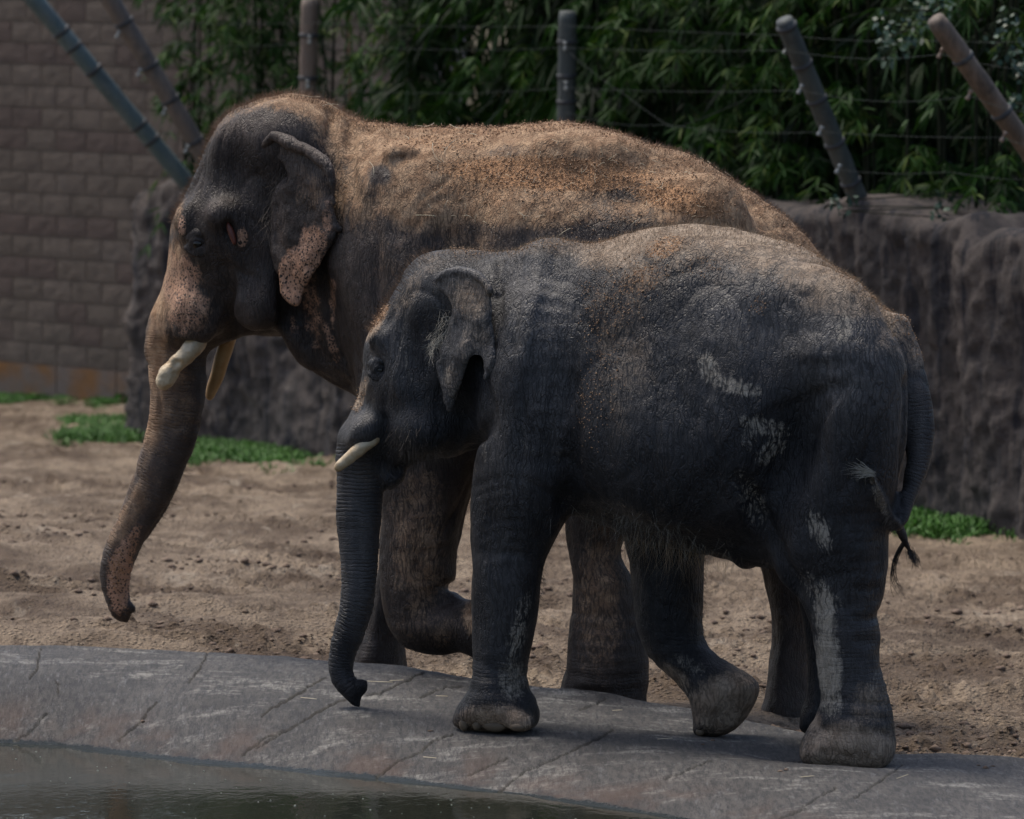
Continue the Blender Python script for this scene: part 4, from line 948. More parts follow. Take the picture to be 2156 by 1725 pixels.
def orange_s(D, V, N, near):
    d = blob(D, [(1310,620,60,130,15,.42),(1270,700,60,170,0,.40),(1400,520,70,34,-25,.62),(1350,590,90,50,-30,.52),(1245,620,40,60,0,.40),(1480,560,90,30,-10,.40),(1600,640,30,30,0,.45),(1250,850,50,120,0,.34),(800,670,14,44,38,.62),(812,648,14,10,0,.7),(757,840,12,40,20,.40),(1640,600,20,20,0,.35)])*near
    t = D[:, 1] - top_small(D[:, 0]); return np.maximum(d, (1-sstep(0, 14, t))*.42*(D[:, 0] > 950))
body_s, VS, NS, DS, nearS = finish_body(BS, small, M['skin_small'], {"dust": dust_s, "mud": mud_s, "orange": orange_s, "pink": zero, "film": sheen_s},
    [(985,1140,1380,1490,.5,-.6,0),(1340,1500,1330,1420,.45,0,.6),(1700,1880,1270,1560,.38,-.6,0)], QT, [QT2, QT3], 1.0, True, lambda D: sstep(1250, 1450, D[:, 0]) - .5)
# eye, tusk, toenails
def sphere_part(name, B, x, y, v, r, mat, parent, sc=(1, 1, 1), rz=0):
    c = B.loc(x, y, v); V = []; F = []; n, m_ = 12, 18
    for i in range(n+1):
        for j in range(m_):
            a, bb = math.pi*i/n, 2*math.pi*j/m_; V.append(c + r*np.array([math.sin(a)*math.cos(bb)*sc[0], math.sin(a)*math.sin(bb)*sc[1], math.cos(a)*sc[2]]))
    F = [(i*m_+j, i*m_+(j+1) % m_, (i+1)*m_+(j+1) % m_, (i+1)*m_+j) for i in range(n) for j in range(m_)]
    return mesh_obj(name, V, F, mat, parent)
sphere_part("eye", BS, 801, 780, ev+.028, .025, M['eye'], small)
def eyelids(B0, cx, cy, ev, k, parent, mat):
    def fn(B):
        B.F[:] = .2
        B.ell(cx, cy, ev+.046, 24*k, 25*k, .046, .008)
        B.ell(cx+1*k, cy+6*k, ev-.004, 12*k, 5.5*k, .022, .003, 'sub', rot=-18)
        for dy, rx, ry in ((-4, 17, 13), (-9, 20, 17), (-15, 25, 20)):
            q = [(cx + rx*k*math.cos(a), cy + dy*k*.2 - ry*k*math.sin(a), 1.9*k, ev + .012 + .010*abs(math.cos(a)) + (.008 if dy < -10 else 0)) for a in np.linspace(.15, math.pi-.1, 9)]
            B.chain(q, .006)
        for rx, ry in ((17, 13), (21, 19), (26, 25)):
            q = [(cx + rx*k*math.cos(a), cy + 3*k + ry*k*math.sin(a)*.9, 1.9*k, ev + .014 + .010*abs(math.cos(a))) for a in np.linspace(.2, math.pi-.3, 9)]
            B.chain(q, .006)
    part_sdf("eyelid", B0, .0036, [(cx-34*k, cy-34*k), (cx+34*k, cy+34*k)], ev, .05, fn, mat, parent)
eyelids(BS, 801, 776, ev-.002, .95, small, M['skin_small'])
part_sdf("tusk", BS, .003, [(700,995),(790,920)], -.17, .05, lambda B: B.chain([(790,922,11,-.13),(772,934,12,-.15),(750,952,11.5,-.17),(730,969,10,-.18),(716,981,7.5,-.19),(712,985,5,-.19)], .01), M['ivory'], small,
         disp=lambda D, V, N: fbm(V*np.array([40, 40, 40.]), 3, 5)*.0012)
def nail(B, x, y, v, rx, ry, parent, t=.02):
    o = part_sdf("toenail", B, .004, [(x-rx, y-ry), (x+rx, y+ry)], v, .04, lambda b_: b_.ell(x, y, v, rx, ry, t, .01), M['nail'], parent)[0]; return o
for x, y, rx, ry in ((1042,1529,27,13),(977,1524,11,17),(1004,1527,10,13),(1090,1531,18,10)): nail(BS, x, y, surf_v(BS, x, y)+.004, rx, ry, small)
for x, y, rx, ry in ((1765,1613,22,9),(1474,1541,10,10)): nail(BS, x, y, surf_v(BS, x, y, -.75, .4)+.008, rx, ry, small, .016)
nail(BS, 1725, 1603, surf_v(BS, 1725, 1603)+.008, 16, 14, small, .015)
# ear of the small elephant: a thin draped flap
EO = [(1052,690),(1072,673),(1098,663),(1128,660),(1158,667),(1182,683),(1198,707),(1203,745),(1206,790),(1211,840),(1218,880),(1220,900),(1204,912),(1184,932),(1188,905),(1186,882),(1174,870),(1153,874),(1148,898),(1138,918),(1130,950),(1118,985),(1110,1003),(1096,962),(1080,925),(1068,895),(1066,862),(1076,830),(1090,800),(1104,765),(1104,738),(1085,730),(1062,722)]
EO = [(936+(x-1098)*1.0-40, y*1.0) for x, y in EO]  # placeholder mapping, replaced below
EO = [(917,585),(935,577),(957,572),(975,571),(998,575),(1017,586),(1030,602),(1036,625),(1038,660),(1040,700),(1044,740),(1048,765),(1050,776),(1036,786),(1023,801),(1021,783),(1018,766),(1010,752),(994,755),(986,770),(978,790),(968,815),(957,842),(950,862),(944,866),(936,838),(928,812),(924,788),(922,765),(926,742),(938,715),(948,690),(953,665),(950,640),(938,622),(922,610)]
hv = surf_v(BS, 935, 680)
def ear_s(B):
    B.F[:] = .2
    vc = [(925,600,hv+.01),(925,700,hv+.0),(925,790,hv-.01),(945,860,hv-.015),(960,600,hv-.05),(960,700,hv-.055),(970,790,hv-.07),(1000,600,hv-.10),(1020,680,hv-.14),(1010,740,hv-.12),(1040,760,hv-.17),(1035,620,hv-.13),(1024,795,hv-.14),(990,740,hv-.13)]
    B.pillow(EO, [(950,640,.014),(1000,700,.010),(1040,760,.007),(945,850,.010)], .02, hv, .01, vc, 4)
    B.chain([(918,590,5,hv-.005),(945,574,7,hv-.035),(975,571,7.5,hv-.065),(1005,580,7,hv-.105),(1028,603,6,hv-.13),(1033,616,4,hv-.13)], .012)
    B.chain([(925,765,9,hv-.01),(935,800,11,hv-.02),(945,840,9,hv-.018)], .02); B.chain([(960,650,5,hv-.03),(952,690,7,hv-.03),(940,720,7,hv-.02),(930,745,7,hv-.01)], .02)
def ear_disp(D, V, N):
    return np.sin((D[:, 0]*.8+D[:, 1]*.12)/9.0)*.008*sstep(650, 760, D[:, 1]) + fbm(V*22, 3, 9)*.0035
ear_at = {"dust": lambda D, V, N, n: blob(D, [(990,630,60,60,0,.55),(950,800,30,40,0,.35),(1000,720,50,60,0,.35)]), "mud": lambda D, V, N, n: blob(D, [(940,795,22,30,0,.75),(952,830,14,30,0,.55),(1000,770,26,20,0,.6),(1005,690,50,60,0,.42),(1005,590,30,10,20,.5),(985,720,20,60,0,.35),(1035,770,8,20,0,.5)]),  # broad mud patches here also paint the ear's grey highlights
          "orange": lambda D, V, N, n: blob(D, [(990,640,50,60,0,.40),(1000,625,20,20,0,.45)]), "ring": lambda D, V, N, n: V[:, 0], "ringw": lambda D, V, N, n: .15 + 0*V[:, 0], "film": lambda D, V, N, n: .6 + 0*V[:, 0]}  # film on the ear paints skylight sheen too
part_sdf("ear", BS, .0045, EO, hv-.03, .14, ear_s, M['skin_small'], small, ear_at, ear_disp)
# far ear, mirrored on the other side of the head (barely in view)
def ear_far(B):
    B.F[:] = .2; B.pillow(EO, .012, .02, -hv+.03, .01, [(930,700,-hv-.02),(1000,700,-hv+.05),(1045,760,-hv+.12)], 4)
part_sdf("ear", BS, .007, EO, -hv+.03, .12, ear_far, M['skin_small'], small)

# ------------------------------------------------------------------ large elephant
OB = np.array([at_depth(1000, 1000, 25.25)[0], 25.25, 0.0])
bigE = tag(empty("elephant", OB, -math.radians(TH)), "large brownish bull elephant with pink freckled ear and dusty back, walking behind the smaller one", "elephant", "elephants walking in the enclosure")
b = Body(OB, TH, .013, (0, 0, 0), (.1, .1, .1)); a0 = b.loc(195, 1565, -.3); a1 = b.loc(1920, 185, -.3); a2 = b.loc(195, 1565, .3); a3 = b.loc(1920, 185, .3)
BB = Body(OB, TH, .013, (min(a0[0], a2[0])-.04, -.66, min(a0[2], a2[2])-.04), (max(a1[0], a3[0])+.04, .66, max(a1[2], a3[2])+.04))
T_big = [(560,300),(600,215),(680,218),(730,238),(780,257),(850,264),(950,268),(1050,265),(1130,259),(1200,256),(1250,263),(1300,279),(1370,301),(1440,322),(1500,352),(1560,392),(1620,432),(1670,472),(1705,515),(1750,590),(1785,700),(1795,800),(1780,900),(1700,1020),(1500,1080),(1300,1090),(1100,1050),(1000,1000),(900,960),(820,895),(770,850),(738,813),(700,785),(665,720),(640,620),(590,450)]
BB.pillow(T_big, [(650,400,.28),(720,650,.30),(850,600,.42),(1000,650,.50),(1300,650,.54),(1600,650,.46),(1200,270,.48)], [(700,500,.38),(1000,600,.62),(1600,600,.6)], 0, .05)
H_big = [(600,201),(565,203),(528,212),(490,234),(460,267),(442,300),(427,345),(407,387),(387,422),(371,455),(363,495),(361,540),(351,585),(337,622),(322,662),(314,705),(312,750),(345,770),(400,745),(440,738),(480,722),(520,712),(570,711),(612,704),(690,640),(720,500),(720,330),(690,245),(645,210)]
BB.pillow(H_big, [(520,300,.24),(400,480,.20),(500,500,.30),(350,650,.17),(340,740,.14),(460,680,.20),(560,680,.21),(620,350,.26),(650,550,.27)], [(520,300,.30),(400,500,.24),(350,700,.15),(520,600,.32),(600,500,.35)], 0, .07)
QB = BB.chain([(376,700,60,0),(375,750,62,0),(374,800,61,0),(371,860,57,0),(359,920,54,0),(343,970,51,0),(320,1030,47,0),(292,1088,43,0),(268,1132,39,0),(251,1172,36,0),(242,1215,32,0),(247,1258,27,0),(257,1292,22,0)], .05, sv=.95)
BB.chain([(256,1285,20,0),(268,1280,14,-.005),(280,1283,9,-.005),(284,1288,6,0)], .015); BB.chain([(252,1290,18,0),(262,1303,11,0),(271,1313,4.5,0)], .015); BB.ell(273, 1296, -.03, 5, 5, .04, .008, 'sub')
# tusk sheath bulge, brow, temple bulge, cheek, dewlap
BB.ell(412, 665, -.155, 58, 66, .10, .05); BB.ell(395, 705, -.14, 52, 24, .10, .03)
BB.ell(400, 470, -.195, 36, 48, .07, .06); BB.ell(471, 445, -.27, 34, 40, .055, .035); BB.ell(460, 455, -.30, 20, 20, .03, .04)
BB.ell(545, 640, -.22, 62, 60, .09, .07); BB.ell(520, 320, -.14, 70, 70, .11, .07); BB.ell(480, 340, -.30, 42, 60, .07, .08, 'sub')
BB.ell(600, 290, -.16, 80, 70, .12, .09); BB.ell(505, 560, -.36, 20, 70, .07, .06, 'sub'); BB.ell(455, 600, -.31, 26, 60, .06, .06, 'sub', rot=20)
BB.chain([(620,690,30,-.12),(650,740,34,-.10),(690,770,26,-.08),(735,800,20,-.08)], .06)
LF = [(850,850),(825,930),(812,1020),(805,1100),(803,1180),(808,1250),(820,1310),(845,1353),(880,1374),(930,1380),(970,1373),(1000,1388),(1050,1402),(1100,1385),(1112,1335),(1080,1280),(1030,1262),(990,1262),(962,1252),(957,1215),(965,1150),(985,1060),(1010,980),(1080,850)]
BB.pillow(LF, [(930,900,.22),(880,1150,.17),(900,1320,.15),(1070,1330,.15)], [(930,900,.26),(880,1150,.17),(900,1320,.14),(1070,1330,.14)], -.26, .09)
LE = [(850,950),(815,1130),(793,1215),(775,1300),(757,1358),(745,1400),(740,1425),(755,1436),(845,1437),(855,1420),(850,1350),(858,1280),(880,1200),(960,950)]
BB.pillow(LE, [(880,1050,.19),(815,1300,.14),(795,1410,.16)], .15, .25, .08)
LG = [(1180,900),(1190,1085),(1205,1180),(1211,1250),(1201,1320),(1195,1400),(1184,1445),(1178,1478),(1190,1497),(1345,1499),(1357,1475),(1362,1430),(1362,1380),(1346,1300),(1330,1220),(1315,1130),(1500,900)]
BB.pillow(LG, [(1300,950,.24),(1270,1200,.16),(1275,1450,.19)], [(1300,950,.28),(1270,1200,.17),(1275,1450,.18)], -.25, .09)
LH = [(1500,950),(1570,1100),(1605,1200),(1626,1300),(1621,1400),(1616,1460),(1598,1510),(1594,1535),(1610,1545),(1700,1548),(1712,1520),(1706,1430),(1720,1300),(1770,1150),(1790,900)]
BB.pillow(LH, [(1650,1000,.22),(1660,1300,.15),(1655,1500,.17)], [(1650,1000,.26),(1660,1300,.16),(1655,1500,.17)], .25, .08)
BB.ell(830, 560, -.36, 90, 240, .11, .14); BB.ell(850, 880, -.30, 90, 140, .10, .10); BB.ell(1150, 600, -.42, 260, 150, .11, .16); BB.ell(1480, 480, -.33, 110, 110, .12, .10)
BB.ell(1060, 305, -.49, 170, 40, .06, .16, 'sub'); BB.ell(1340, 392, -.45, 70, 34, .055, .09, 'sub'); BB.ell(1220, 320, -.20, 130, 40, .12, .08); 
BB.ell(960, 560, -.50, 40, 150, .06, .12, 'sub')
QBt = BB.chain([(1790,760,34,0),(1818,840,30,-.02),(1840,920,26,-.02),(1862,1000,21,-.02),(1880,1060,16,0),(1893,1110,13,0),(1905,1135,11,0),(1913,1155,9,0),(1920,1168,6,0)], .04)
BB.blur(1)
ev2 = surf_v(BB, 416, 508)
BB.ell(418, 510, ev2+.004, 17, 15, .016, .02, 'sub')
gv = surf_v(BB, 484, 488); BB.ell(484, 490, gv, 12, 30, .030, .015, 'sub', rot=12)
ridge(BB, [(497,465,3),(504,480,7),(507,498,8),(503,515,5)], .02)
groove(BB, [(470,560,5),(484,620,9),(490,680,10),(478,716,7)], .04); groove(BB, [(352,700,4),(362,722,6),(400,732,7),(440,728,6),(462,712,4)], .03)
groove(BB, [(650,420,8),(668,540,12),(690,650,14),(715,760,10)], .05); groove(BB, [(610,520,6),(600,600,9),(610,680,8)], .05)
groove(BB, [(371,455,3),(387,430,4),(407,398,4),(425,360,3)], .02); groove(BB, [(372,520,3),(370,480,4),(380,450,3)], .02)
for g in ([(700,230,3),(690,300,5),(700,360,5)], [(740,250,3),(735,330,5),(745,420,5)], [(780,265,3),(778,350,4),(790,430,4)]): groove(BB, g, .04)
groove(BB, [(900,1265,6),(940,1240,9),(968,1236,6)], .04); groove(BB, [(905,1290,4),(935,1270,6),(970,1264,4)], .03)
for k in range(12):
    x0 = 690 + k*17; groove(BB, [(x0+26, 262+k*2, 2), (x0, 350, 3.2), (x0-22, 430, 3), (x0-24, 500, 2)], .022, depth=.22)
for k in range(8):
    y0 = 1160 + k*20; groove(BB, [(815, y0, 2), (870, y0+8, 3), (945, y0-10, 2)], .02, depth=.2)
for k in range(7):
    y0 = 1290 + k*26; groove(BB, [(1205, y0, 2), (1270, y0+10, 3), (1345, y0+2, 2)], .02, depth=.2)
for k in range(6):
    y0 = 460 + k*12; groove(BB, [(640+k*2, y0-120, 2), (628, y0-60, 2.5), (640, y0, 2)], .015, depth=.2)
BIGF = [(800,1430,.25),(1270,1494,-.25),(1655,1540,.25)]
tb = np.array([(440,290),(460,267),(490,234),(528,212),(565,203),(600,201),(645,208)] + T_big[2:19], float)
def top_big(x): return np.interp(x, tb[:, 0], tb[:, 1])
def dust_b(D, V, N, near):
    t = D[:, 1] - top_big(D[:, 0]); t = t + np.clip(t/60, 0, 1)*fbm(V*np.array([3, 3, 5.]), 4, 302)*45; band = np.interp(D[:, 0], [430,500,560,700,850,950,1500,1720], [20,40,60,130,300,360,310,150])
    d = (1 - sstep(0, 1, t/band))*np.interp(D[:, 0], [430,520,600,700,1600,1750], [.25,.60,.8,1.3,1.3,.95])
    d = np.where(D[:, 0] < 425, 0, d)
    d = np.maximum(d, blob(D, [(350,600,34,120,15,.95),(328,730,28,120,5,.8),(400,650,60,80,0,.42),(830,600,80,200,0,.25),(325,870,30,130,8,.62),(270,1080,30,120,28,.5),(370,830,60,120,0,.36),(300,1000,60,160,25,.3),(760,400,80,110,0,.6),(880,430,110,70,10,.9),(1100,440,240,50,0,.8),
        (372,450,16,60,15,.55),(1000,1300,30,50,0,.8),(880,1150,70,200,0,.48),(1260,1260,70,200,0,.45),(900,1330,90,50,0,.3)])*np.maximum(near, .3))
    d -= blob(D, [(800,365,30,30,0,.9),(1330,395,60,30,0,.6),(1060,318,90,22,-5,.6),(1200,330,120,20,-8,.5),(1560,500,60,60,0,.3),(560,290,90,45,15,.35),(1650,490,40,40,0,.3)])
    return np.clip(d, 0, 1)
def orange_b(D, V, N, near):
    t = D[:, 1] - top_big(D[:, 0])
    d = (1-sstep(4, 34, t))*np.interp(D[:, 0], [600,700,760,1150,1300,1650], [.3,.55,.62,.55,.40,.40])*(D[:, 0] > 600)
    d = np.maximum(d, blob(D, [(1160,365,300,50,2,.95),(1430,420,160,44,15,.8),(1000,380,120,50,0,.52),(1060,410,200,36,0,.50),(930,300,160,26,0,.55),(1240,465,160,40,0,.40),(1400,370,160,50,10,.45),(245,1200,30,80,5,.58),(260,1270,26,40,0,.5),(1350,440,100,40,0,.45)]))
    return d*near
def pink_b(D, V, N, near):
    return blob(D, [(378,600,50,80,5,.80),(392,655,66,66,0,.62),(352,500,14,60,0,.2),(383,475,10,26,0,.8),(510,500,14,28,0,.72),(360,540,14,30,0,.55),(330,690,26,60,0,.40),(655,640,30,130,-8,.42),(700,730,14,80,-18,.48),(620,690,14,40,0,.4),(700,640,10,80,0,.5),(255,1215,34,90,5,.95),(275,1150,20,60,20,.6)])*near
def mud_b(D, V, N, near): return blob(D, [(800,720,20,60,-10,.45),(720,560,16,60,0,.2),(765,660,14,30,0,.35)])*near
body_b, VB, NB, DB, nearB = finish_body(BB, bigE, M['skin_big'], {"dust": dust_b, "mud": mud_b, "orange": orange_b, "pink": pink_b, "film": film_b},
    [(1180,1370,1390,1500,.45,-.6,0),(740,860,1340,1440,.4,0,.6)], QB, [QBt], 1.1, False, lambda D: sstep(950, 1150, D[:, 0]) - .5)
sphere_part("eye", BB, 417, 514, ev2+.030, .033, M['eye'], bigE)
eyelids(BB, 418, 509, ev2-.002, 1.1, bigE, M['skin_big'])
mesh_g = part_sdf("temporal_gland", BB, .004, [(478,468),(494,520)], gv, .05, lambda B: B.chain([(479,470,2,gv+.012),(485,485,4.5,gv+.010),(490,500,4,gv+.008),(494,514,2,gv+.006)], .01), M['red_flesh'], bigE)[0]
def tusk_b(B):
    B.chain([(418,716,19,-.14),(404,734,18,-.17),(390,750,16.5,-.19),(377,762,15,-.205),(366,772,14.5,-.21),(356,786,17,-.22),(348,800,16.5,-.225),(344,806,13,-.225)], .012)
    B.ell(372, 765, -.245, 8, 9, .014, .02, 'sub')
part_sdf("tusk", BB, .0035, [(315,835),(430,700)], -.19, .11, tusk_b, M['ivory'], bigE, disp=lambda D, V, N: fbm(V*30, 3, 5)*.0035)
part_sdf("tusk", BB, .0045, [(430,850),(495,695)], .14, .06, lambda B: B.chain([(484,700,16,.10),(474,735,15,.13),(466,760,14,.15),(458,790,13,.17),(448,815,11,.18),(441,836,7,.19)], .012), M['ivory_stained'], bigE)
# ear of the large elephant
hb = surf_v(BB, 600, 420)
EB = [(553,312),(562,296),(574,280),(590,284),(612,298),(640,310),(668,324),(690,345),(700,370),(702,420),(702,440),(712,462),(724,480),(716,490),(708,490),(702,512),(690,535),(672,560),(655,585),(642,612),(632,640),(624,645),(608,636),(594,622),(588,590),(585,560),(580,530),(578,500),(580,470),(584,440),(580,420),(592,395),(606,378),(598,350),(580,335),(565,330)]
def ear_b(B):
    B.F[:] = .2
    vc = [(560,310,hb-.0),(585,330,hb-.02),(585,420,hb-.01),(582,500,hb-.02),(600,600,hb-.05),(622,640,hb-.07),(620,400,hb-.07),(650,350,hb-.08),(690,380,hb-.13),(700,430,hb-.15),(722,480,hb-.15),(690,500,hb-.15),(650,560,hb-.12),(620,500,hb-.08)]
    B.pillow(EB, [(600,400,.016),(620,500,.014),(700,450,.011),(620,620,.014)], .03, hb, .01, vc, 4)
    B.chain([(554,315,7,hb-.005),(566,298,9,hb-.03),(576,287,9,hb-.05),(596,295,11,hb-.075),(622,306,12,hb-.10),(650,318,12.5,hb-.125),(676,336,12.5,hb-.15),(692,360,10,hb-.165),(700,392,7,hb-.17),(702,430,4,hb-.165)], .015)
    B.chain([(606,378,7,hb-.02),(594,395,8,hb-.015),(583,425,8,hb-.01),(580,470,8,hb-.015),(580,520,9,hb-.025),(588,570,8,hb-.03)], .02)
def earb_disp(D, V, N): return fbm(V*16, 3, 19)*.006 + np.sin((D[:, 0]-D[:, 1]*.5)/14)*.003
earb_at = {"pink": lambda D, V, N, n: blob(D, [(612,610,34,60,0,1.0),(640,560,50,60,25,.80),(660,510,40,50,0,.62),(690,460,20,50,0,.45),(620,545,24,40,0,.6),(610,640,24,24,0,1.0),(600,590,20,60,0,.9)]),
    "dust": lambda D, V, N, n: blob(D, [(650,400,50,60,0,.28),(620,610,30,40,0,.2)]), "orange": lambda D, V, N, n: blob(D, [(625,585,10,10,0,.3)]), "ringw": lambda D, V, N, n: .1+0*V[:, 0], "film": lambda D, V, N, n: blob(D, [(600,310,60,30,0,.8),(660,340,60,60,0,.8),(690,420,30,80,0,.6),(585,480,20,100,0,.5)])}
part_sdf("ear", BB, .0055, EB, hb-.06, .2, ear_b, M['skin_big'], bigE, earb_at, earb_disp)
def earb_far(B): B.F[:] = .2; B.pillow(EB, .014, .03, -hb+.05, .01, [(580,400,-hb-.03),(650,450,-hb+.08),(720,480,-hb+.15)], 4)
part_sdf("ear", BB, .009, EB, -hb+.05, .2, earb_far, M['skin_big'], bigE)
print("verts", len(VS), len(VB))

# the slab can be laid now that the feet are known
slab_o = slab_build()
_sv = np.empty(len(slab_o.data.vertices)*3, np.float32); slab_o.data.vertices.foreach_get("co", _sv); _sv = _sv.reshape(-1, 3)
def slab_pt(x, y):
    z = .03
    for _ in range(5):
        p = at_z(x, y, z); z = float(_sv[np.argmin((_sv[:, 0]-p[0])**2 + (_sv[:, 1]-p[1])**2), 2])
    return at_z(x, y, z)
# clods and pebbles lying on the trampled soil
def lumps(P, r, seed):
    r_ = np.random.default_rng(seed); n = len(P); U = np.array([[1,0,0],[-1,0,0],[0,1,0],[0,-1,0],[0,0,1],[0,0,-1.],[.6,.6,.5],[-.6,.55,.45],[.55,-.6,.5],[-.6,-.6,.4]])
    Fc = np.array([[0,6,4],[6,2,4],[2,7,4],[7,1,4],[1,9,4],[9,3,4],[3,8,4],[8,0,4],[0,2,6],[2,1,7],[1,3,9],[3,0,8],[2,0,5],[1,2,5],[3,1,5],[0,3,5]])
    V = (P[:, None] + U[None]*r[:, None, None]*np.array([1, 1, .65])*r_.uniform(.6, 1.25, (n, 10, 1))).reshape(-1, 3)
    return V, (np.arange(n)[:, None, None]*10 + Fc[None]).reshape(-1, 3)
cy = 22.6 + 18*rng.random(9000)**1.5; cx = rng.uniform(-1, 1, 9000)*(cy*.092); cz = np.stack([cx, cy, 0*cx], 1)
kp = (vnoise(cz*np.array([1.1, 1.6, 1]), 41) > .05 + .35*rng.random(9000)) & (cy > np.interp(cx, _rp[:, 0], _rp[:, 1]) + .15); cz = cz[kp]
cz[:, 2] = z_sand(cz[:, 0], cz[:, 1]) + tracks(cz[:, 0], cz[:, 1]) + .004
M['clod'] = simple("soil_clod", (.10, .066, .047), .95, (.22, .16, .12), 5)
V, Fc = lumps(cz, .006 + .026*rng.random(len(cz))**3, 4); tag(mesh_obj("soil_clods", V, Fc, M['clod'], None, False), "small dry clods of soil scattered over the yard", kind="stuff")
# specks of scum floating on the pool
_fx = rng.uniform(0, 1500, 110); _fy = np.interp(_fx, WATER[:, 0], WATER[:, 1]) + rng.uniform(12, 160, 110); _fp = np.array([at_z(x, y, ZW + .001) for x, y in zip(_fx, _fy)])
V, Fc = lumps(_fp, rng.uniform(.002, .0055, 110), 9); M['scum'] = simple("pale_scum", (.30, .32, .28), .8); tag(mesh_obj("floating_specks", V, Fc, M['scum'], None, False), "pale specks of scum floating on the pool", kind="stuff")
# crumbs of dung and soil and straw stalks on the slab
V, Fc = lumps(np.array([slab_pt(x, y) for x, y in [(843,1570),(848,1572),(905,1540),(1035,1490),(1642,1625),(1650,1628),(1655,1622),(1480,1568),(1500,1560),(1120,1495),(2060,1612),(2075,1618),(2090,1614),(1250,1600),(300,1520),(480,1420)] + [(rng.uniform(20, 2140), 0) for _ in range(0)]]), rng.uniform(.006, .016, 16), 8)
tag(mesh_obj("dung_crumbs", V, Fc, M['clod'], None, False), "dark crumbs of dung and soil on the grey slab", kind="stuff")
st = MB()
for x, y, L in [(800,1440,.11),(835,1437,.06),(905,1600,.05),(650,1475,.07),(1080,1592,.05),(1300,1500,.04),(500,1500,.04),(1010,1565,.05),(1700,1640,.05),(930,1470,.05),(1400,1560,.06),(210,1450,.05),(380,1400,.05),(1900,1640,.05)]:
    p = slab_pt(x, y); j = rng.uniform(-2, 2); st.tube([p + np.array([L*(q-.5), L*j*(q-.5), .006 + .006*q]) for q in np.linspace(0, 1, 4)], .0015, 4)
M['straw'] = simple("pale_straw", (.50, .42, .28), .6, (.60, .54, .42), 9)
tag(st.build("straw", M['straw']), "thin dry straw stalks lying on the grey slab", kind="stuff")

# ------------------------------------------------------------------ hair, straw, crumbs of soil
UP = np.array([0, 0, 1.])
def edge_t(D, f): return D[:, 1] - f(D[:, 0])
def grow(name, V, N, D, wt, n, L, wd, mat, parent, dirv=None, **kw):
    i = pick(wt, n); P = V[i] + rng.normal(0, .004, (n, 3)); d = N[i] if dirv is None else N[i]*.5 + np.array(dirv, float)
    return hairs(name, P, N[i], d, L, wd, mat, parent, **kw)
t = edge_t(DS, top_small)
grow("hair", VS, NS, DS, (np.abs(t) < 30)*(NS[:, 2] > .55)*(DS[:, 0] > 900), 9000, .019, .0010, M['hair_tan'], small, (.25, 0, .15))
grow("hair", VS, NS, DS, ((np.abs(t-40) < 60) | (DS[:, 0] > 1800))*(NS[:, 2] > .0)*(DS[:, 0] > 900)*(DS[:, 1] < 1000)*(NS[:, 1] < .3), 3000, .016, .0009, M['hair_dark'], small, (.3, 0, 0))
grow("hair", VS, NS, DS, (DS[:, 0] < 915)*(DS[:, 1] < 700)*(NS[:, 0] < -.1)*(np.abs(VS[:, 1]) < .16), 1300, .034, .0010, M['hair_brown'], small, (-.3, 0, .3))
grow("hair", VS, NS, DS, blob(DS, [(1340,1120,190,50,12,1),(1500,1160,60,30,0,.6)])*(NS[:, 2] < .35), 330, .070, .0008, M['hair_grey'], small, (.1, 0, -.8), droop=.35, bend=.9, jitter=.45)
grow("hair", VS, NS, DS, blob(DS, [(1430,1155,150,26,12,1)])*(NS[:, 2] < -.1), 330, .10, .0008, M['hair_tan'], small, (.1, 0, -1), droop=.3, bend=.8, jitter=.4)
grow("hair", VS, NS, DS, blob(DS, [(860,930,50,50,0,1),(830,1000,30,30,0,1),(900,960,70,20,0,1),(1140,1230,14,60,0,1),(1480,1260,12,90,0,1),(1620,1250,16,90,-10,.8)]), 800, .045, .0009, M['hair_dark'], small, (.1, 0, -.5), droop=.2, bend=.5)
grow("hair", VS, NS, DS, blob(DS, [(850,900,300,400,0,.6),(1500,900,500,400,0,.8)])*(NS[:, 1] < .2), 3500, .014, .0007, M['hair_dark'], small, (.2, 0, -.4))
def tuft(name, B, pts, n, L, wd, mat, parent, dirv, spread=8, **kw):
    """locks that start along a line on the near surface; pts (x, y, v)"""
    pts = np.array(pts, float); q = rng.random(n)*(len(pts)-1); i = q.astype(int); f = (q-i)[:, None]; p = pts[i]*(1-f) + pts[i+1]*f
    P = np.array([B.loc(x + rng.normal(0, spread), y + rng.normal(0, spread), v) for x, y, v in p]); d = np.tile(np.array(dirv, float), (n, 1))
    return hairs(name, P, np.zeros((n, 3)), d, L, wd, mat, parent, **kw)
hv0 = hv - .03
tuft("ear_hair", BS, [(945,655,hv0),(938,680,hv0),(930,700,hv0),(920,720,hv0),(912,735,hv0+.01)], 240, .055, .0011, M['hair_grey'], small, (-.3, -.12, -.9), 8, bend=1.1, jitter=.5)
tuft("tail_tuft", BS, [(1840,1000,_tv-.03),(1832,992,_tv-.03)], 90, .09, .0016, M['hair_grey'], small, (-.9, -.1, .15), 3, bend=.4, jitter=.25)
tuft("tail_tuft", BS, [(1845,1020,_tv-.03),(1870,1080,_tv+.02),(1888,1118,-.24)], 160, .035, .0014, M['hair_dark'], small, (-.7, -.1, -.7), 4, bend=.4, jitter=.3)
t = edge_t(DB, top_big)
grow("hair", VB, NB, DB, (DB[:, 0] < 860)*(DB[:, 0] > 435)*(np.abs(VB[:, 1]) < .13)*(NB[:, 2] > .1)*(DB[:, 1] < 330)*(1-sstep(680, 860, DB[:, 0])), 4200, .030, .0011, M['hair_brown'], bigE, (.1, 0, .3), bend=.6, jitter=.4)
